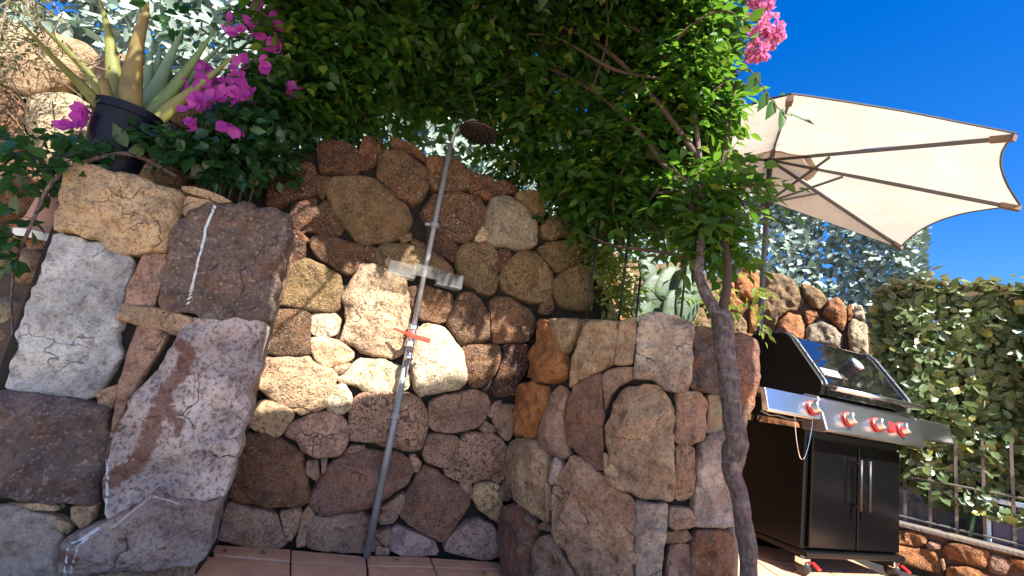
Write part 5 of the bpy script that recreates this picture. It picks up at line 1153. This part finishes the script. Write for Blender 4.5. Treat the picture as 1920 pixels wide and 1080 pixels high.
def aloe_leaf(pts, w, mat, blunt=False):
    c = catmull(pts, 6); n = len(c); V = []; F = []; m = 12
    for i, p in enumerate(c):
        t = i / (n - 1); tt = Vector(c[min(i + 1, n - 1)] - c[max(i - 1, 0)]).normalized()
        view = (Vector(p) - Vector((0, 0, .82))).normalized(); sx = tt.cross(view).normalized(); sn = sx.cross(tt).normalized()
        k = .84 * w * (1 - t ** 1.6 * (.25 if blunt else .97)) * (.85 + .3 * math.sin(math.pi * min(1, t * 2.2)) * .5)
        for j in range(m):
            a = 2 * math.pi * j / m; cx, sy = math.cos(a), math.sin(a)
            V.append(Vector(p) + sx * cx * k + sn * (sy * k * .38 + .10 * k * (cx * cx)))
    for i in range(n - 1):
        for j in range(m): F.append((i * m + j, i * m + (j + 1) % m, (i + 1) * m + (j + 1) % m, (i + 1) * m + j))
    F.append(tuple((n - 1) * m + j for j in range(m)))
    return MB().add(V, F).build('leaf', M[mat], al, smooth=True)
aloe_leaf([(-1.578,1.674,1.537), (-1.618,1.592,1.595), (-1.651,1.484,1.638), (-1.670,1.354,1.688)], .026, 'aloe_yellow')
aloe_leaf([(-1.609,1.727,1.564), (-1.681,1.656,1.679), (-1.741,1.564,1.743), (-1.775,1.463,1.776)], .023, 'aloe_yellow')
aloe_leaf([(-1.576,1.717,1.557), (-1.625,1.670,1.733), (-1.652,1.629,1.858), (-1.688,1.563,1.989)], .037, 'aloe_yellow')
aloe_leaf([(-1.510,1.681,1.546), (-1.525,1.655,1.673), (-1.527,1.626,1.810), (-1.514,1.597,1.938), (-1.515,1.595,1.990)], .047, 'aloe_rust')
aloe_leaf([(-1.549,1.659,1.527), (-1.564,1.632,1.584), (-1.581,1.601,1.652)], .03, 'aloe_rust', True)
aloe_leaf([(-1.509,1.735,1.578), (-1.464,1.748,1.689), (-1.415,1.749,1.842), (-1.349,1.737,2.036)], .044, 'aloe_green')
aloe_leaf([(-1.475,1.739,1.572), (-1.417,1.747,1.674), (-1.348,1.764,1.805), (-1.264,1.776,1.958)], .036, 'aloe_yellow')
aloe_leaf([(-1.567,1.791,1.610), (-1.568,1.817,1.764), (-1.576,1.837,1.928), (-1.580,1.859,2.090)], .045, 'aloe_pale')
aloe_leaf([(-1.584,1.803,1.614), (-1.608,1.808,1.763), (-1.634,1.812,1.886), (-1.656,1.819,1.984)], .032, 'aloe_pale')
aloe_leaf([(-1.590,1.825,1.626), (-1.606,1.837,1.770), (-1.628,1.844,1.911), (-1.664,1.866,1.999)], .03, 'aloe_pale')
aloe_leaf([(-1.561,1.823,1.623), (-1.524,1.879,1.815), (-1.500,1.937,2.006), (-1.463,1.978,2.155)], .028, 'aloe_pale')

# old terracotta pot lying upside down behind the pillar
tcp = Vector((-1.815,1.862,1.074)); tpt = thing('terracotta_pot', (tcp.x, tcp.y, tcp.z - .02)); tag(tpt, 'upturned pink terracotta pot behind the pillar', 'plant pot')
MB().lathe([(.098, -.0), (.092, .03), (.075, .17), (.068, .20), (.0, .205)], tcp, n=28, cap=False).build('wall', M['terracotta'], tpt, smooth=True)
MB().lathe([(.094, -.012), (.105, -.012), (.105, .016), (.094, .018)], tcp, n=28, cap=False).build('rim', M['white'], tpt)
for q, (c, r_) in enumerate((((-1.831,1.874,0.958), .09), ((-1.844,1.832,0.770), .10), ((-1.758,1.847,0.686), .09), ((-1.953,1.864,0.946), .09), ((-1.860,1.984,1.061), .10), ((-1.856,1.933,1.024), .10))):
    V = []; F = []; nu, nv = 16, 10
    for b in range(nv):
        for a in range(nu):
            th = 2 * math.pi * a / nu; ph = math.pi * b / (nv - 1); d = Vector((math.cos(th) * math.sin(ph), math.sin(th) * math.sin(ph), math.cos(ph))); k = r_ * (1 + .3 * fbm(d * 1.5 + Vector((q * 4, 0, 0)), 3)); V.append((c[0] + d.x * k, c[1] + d.y * k, c[2] + d.z * k * .8))
    for b in range(nv - 1):
        for a in range(nu): F.append((b * nu + a, b * nu + (a + 1) % nu, (b + 1) * nu + (a + 1) % nu, (b + 1) * nu + a))
    o = MB().add(V, F).build('rock', M['stone'], smooth=True); o.color = TINT['twp'[q % 3]]; tag(o, 'small pale rock in the earth bank behind the slab pillar', 'rock', 'rocks behind the pillar')
# earth bank they sit on
bk = MB(); vs = []; fs = []; nx = 16
for i in range(nx + 1):
    x = -3.2 + i * 1.75 / nx
    for j, (dy, z) in enumerate(((-.26, .0), (-.24, .50), (-.18, .80), (-.10, .95), (.02, 1.05))):
        yb = 1.405 + (x + 3.6) * .2913; vs.append((x, yb + dy + .02 * math.sin(i * 2.1), z + .03 * math.sin(i * 1.7 + j)))
for i in range(nx):
    for j in range(4): fs.append((i * 5 + j, i * 5 + 5 + j, i * 5 + 6 + j, i * 5 + 1 + j))
tag(bk.add(vs, fs).build('earth_bank', M['soil'], smooth=True), kind='structure')

# --- bougainvillea
bg_ = thing('bougainvillea', (-1.267,1.920,1.473)); bg_.location.z = 1.3; TOP[bg_.name] = Matrix.Translation(bg_.location); tag(bg_, 'bougainvillea with magenta flowers and dark glossy leaves beside the aloe', 'bougainvillea')
LB = [((-1.222,1.949,1.670), (.22, .16, .14), 520), ((-1.314,1.887,1.546), (.2, .14, .10), 420), ((-1.392,1.704,1.483), (.14, .10, .07), 120), ((-1.243,1.994,1.931), (.16, .14, .18), 260), ((-1.181,2.147,1.815), (.16, .12, .14), 220), ((-1.358,1.979,2.205), (.16, .12, .14), 110),
      ((-1.669,1.583,1.327), (.18, .12, .07), 90), ((-1.623,1.630,1.237), (.07, .08, .08), 34), ((-1.709,1.613,1.077), (.08, .08, .10), 40), ((-1.695,1.628,0.951), (.05, .06, .05), 16), ((-1.710,1.959,2.177), (.2, .1, .1), 46), ((-1.536,1.603,1.382), (.1, .08, .05), 50), ((-1.162,2.123,1.585), (.14, .1, .07), 130), ((-1.758,1.633,1.234), (.12, .1, .06), 50), ((-1.252,1.929,1.481), (.16, .1, .06), 150), ((-1.219,2.067,2.304), (.16, .14, .2), 200), ((-1.173,2.208,1.998), (.16, .1, .12), 160)]
B_, D_, U_, S_ = [], [], [], []
for c, r, n in LB:
    p = blob(c, r, n); B_.append(p); D_.append(np.stack([rng.normal(0, 1, n), rng.normal(-.4, .8, n), rng.normal(-.35, .6, n)], 1)); U_.append(np.tile([0, -.6, .8], (n, 1)) + rng.normal(0, .5, (n, 3))); S_.append(rng.uniform(.038, .07, n))
V, F = scatter(*(np.concatenate(q) for q in (B_, D_, U_, S_)), 1.15, 1.2); tag(mesh_np('foliage', V, F, M['bougleaf'], bg_, smooth=True), kind='stuff')
# unseen overhead runners, added to shade the pillar
p = np.concatenate([blob((-.75, .75, 2.45), (.45, .32, .14), 620), blob((-.35, .9, 2.5), (.4, .3, .14), 480), blob((-.2, .35, 2.5), (.4, .35, .14), 620), blob((-.7, .2, 2.45), (.45, .35, .14), 620), blob((-1.15, .7, 2.4), (.3, .35, .14), 380), blob((.05, .65, 2.55), (.25, .3, .12), 260)])
p = p[beam_ok(p)]; n = len(p)
V, F = scatter(p, np.stack([rng.normal(0, 1, n), rng.normal(0, 1, n), rng.normal(-.2, .4, n)], 1), np.tile([0, 0, 1.], (n, 1)) + rng.normal(0, .35, (n, 3)), rng.uniform(.08, .13, n), 1.5)
tag(mesh_np('foliage', V, F, M['bougleaf'], bg_), kind='stuff')
for q, pts in enumerate([[(.1, 2.1, 2.95), (-.2, 1.5, 2.8), (-.6, .9, 2.5), (-1.1, .6, 2.4)], [(.0, 2.1, 2.95), (.0, 1.3, 2.75), (-.2, .6, 2.5), (-.8, .2, 2.4)],
    [(-1.274,1.974,1.472), (-1.301,1.957,1.686), (-1.302,1.992,1.974), (-1.315,2.008,2.179), (-1.342,1.990,2.362)], [(-1.207,2.016,1.490), (-1.224,2.065,1.734), (-1.183,2.088,1.921), (-1.206,2.075,2.136)], [(-1.362,1.791,1.397), (-1.439,1.664,1.410), (-1.515,1.595,1.341), (-1.600,1.582,1.240), (-1.645,1.608,1.067), (-1.682,1.641,0.956), (-1.702,1.692,0.831), (-1.708,1.757,0.686)],
    [(-1.294,1.901,1.448), (-1.365,1.852,1.639), (-1.394,1.855,1.810), (-1.377,1.892,1.916)]] + [[Vector((-1.295,1.900,1.376)) + Vector((.036 * i, .012 * i, 0)), Vector((-1.301,1.897,1.481)) + Vector((.038 * i, .012 * i, 0)), Vector((-1.297,1.899,1.556)) + Vector((.04 * i, .012 * i, 0))] for i in range(5)]):
    c = catmull(pts, 5); MB().tube([Vector(v) for v in c], list(np.linspace(.009 if q in (0, 1, 4) else .005, .003, len(c))), 7, nz=.15).build('stem', M['bark' if q == 4 else 'vinestem'], bg_, smooth=True)
BRV = np.array([(0, 0, 0), (-.34, .30, .10), (0, .35, -.02), (.34, .30, .10), (-.36, .62, .16), (0, .68, .06), (.36, .62, .16), (0, 1, .18)], float)
fl = [(488,12),(512,35),(520,48),(430,45),(472,55),(480,62),(500,72),(528,88),(520,95),(498,132),(548,180),(384,190),(372,185),(455,168),(465,172),(440,150),(365,198),(398,150),(160,212),(145,232),(172,222),(360,234),(430,236),(376,160),(372,128),(398,130),(420,188),(446,182),(412,165),(352,170),(448,125)]
fd = (lambda A: np.array([0, 0, .82]) + (A - np.array([0, 0, .82])) * .955)(np.array([(-1.312,1.889,2.271), (-1.263,1.922,2.246), (-1.238,1.927,2.218), (-1.382,1.839,2.123), (-1.316,1.886,2.149), (-1.295,1.889,2.137), (-1.264,1.922,2.142), (-1.199,1.939,2.124), (-1.220,1.950,2.109), (-1.238,1.938,1.996), (-1.154,2.047,1.956), (-1.351,1.799,1.731), (-1.369,1.786,1.731), (-1.261,1.864,1.845), (-1.244,1.875,1.846), (-1.319,1.884,1.894), (-1.372,1.783,1.698), (-1.409,1.880,1.875), (-1.695,1.699,1.553), (-1.702,1.692,1.503), (-1.680,1.714,1.543), (-1.333,1.750,1.600), (-1.250,1.835,1.660), (-1.435,1.861,1.831), (-1.486,1.885,1.921), (-1.449,1.914,1.944), (-1.302,1.835,1.768), (-1.262,1.851,1.801), (-1.383,1.900,1.855), (-1.494,1.878,1.807), (-1.348,1.925,1.985)]))
for q, c in enumerate(fd):
    k = 6; face = np.array([.15, -1, -.1]) + rng.normal(0, .55, 3); face /= np.linalg.norm(face); e1 = np.cross(face, [0, 0, 1.]); e1 /= np.linalg.norm(e1); e2 = np.cross(face, e1)
    an = rng.uniform(0, 6.28) + np.arange(k) * 2.09 + (np.arange(k) > 2) * 1.0
    dirs = np.cos(an)[:, None] * e1 + np.sin(an)[:, None] * e2 + face * .55; base = np.tile(c, (k, 1)) + rng.normal(0, .008, (k, 3)) + (np.arange(k) > 2)[:, None] * rng.normal(0, .018, (1, 3))
    v, f = scatter(base - c, dirs, np.tile(face, (k, 1)), rng.uniform(.034, .052, k), 1.3, 1.3, BRV)
    o = mesh_np('flower', v, f, M['bract'], None, smooth=True); o.location = tuple(c); attach(o, bg_)
# dry shrub in the top left corner
ds = thing('dry_shrub', (-1.889,1.637,1.527)); tag(ds, 'straggly dry grey-green shrub on the sunlit wall beyond the aloe', 'shrub')
tw = MB(); pp_ = []
for q in range(150):
    a = np.array((-2.005,1.575,1.746)) + rng.normal(0, .10, 3) * np.array([1.3, .6, 1.5]); d = rng.normal(0, 1, 3) + np.array([.35, -.2, -.35]); d /= np.linalg.norm(d); L = rng.uniform(.1, .28)
    m_ = a + d * L * .5 + rng.normal(0, .02, 3); e = a + d * L + np.array([0, 0, -.03]); tw.tube([Vector(a), Vector(m_), Vector(e)], [.0022, .0018, .001], 4, cap=False)
    for t in rng.uniform(.2, 1, 9): pp_.append(a + (e - a) * t + rng.normal(0, .012, 3))
tag(tw.build('twigs', M['twig'], ds), kind='stuff'); pp_ = np.array(pp_); n = len(pp_)
V, F = scatter(pp_, rng.normal(0, 1, (n, 3)), rng.normal(0, 1, (n, 3)), rng.uniform(.012, .026, n), .8); tag(mesh_np('foliage', V, F, M['shrub'], ds), kind='stuff')

# fallen dry leaves on the flags
for q, (x, y) in enumerate((((-0.814,2.143,0.004)[:2]), ((-0.948,2.091,0.004)[:2]), ((0.079,2.304,0.004)[:2]), ((-0.308,2.289,0.004)[:2]))):
    k = 3; v, f = scatter(np.zeros((k, 3)), np.stack([rng.normal(0, 1, k), rng.normal(0, 1, k), np.full(k, .12)], 1), np.tile([0, 0, 1.], (k, 1)) + rng.normal(0, .3, (k, 3)), np.full(k, .022), 1.0)
    o = mesh_np('dry_leaf', v, f, M['twig']); o.location = (x, y, .006); tag(o, 'curled dry leaf lying on the terracotta shower floor', 'leaf', 'dry leaves on the shower floor')
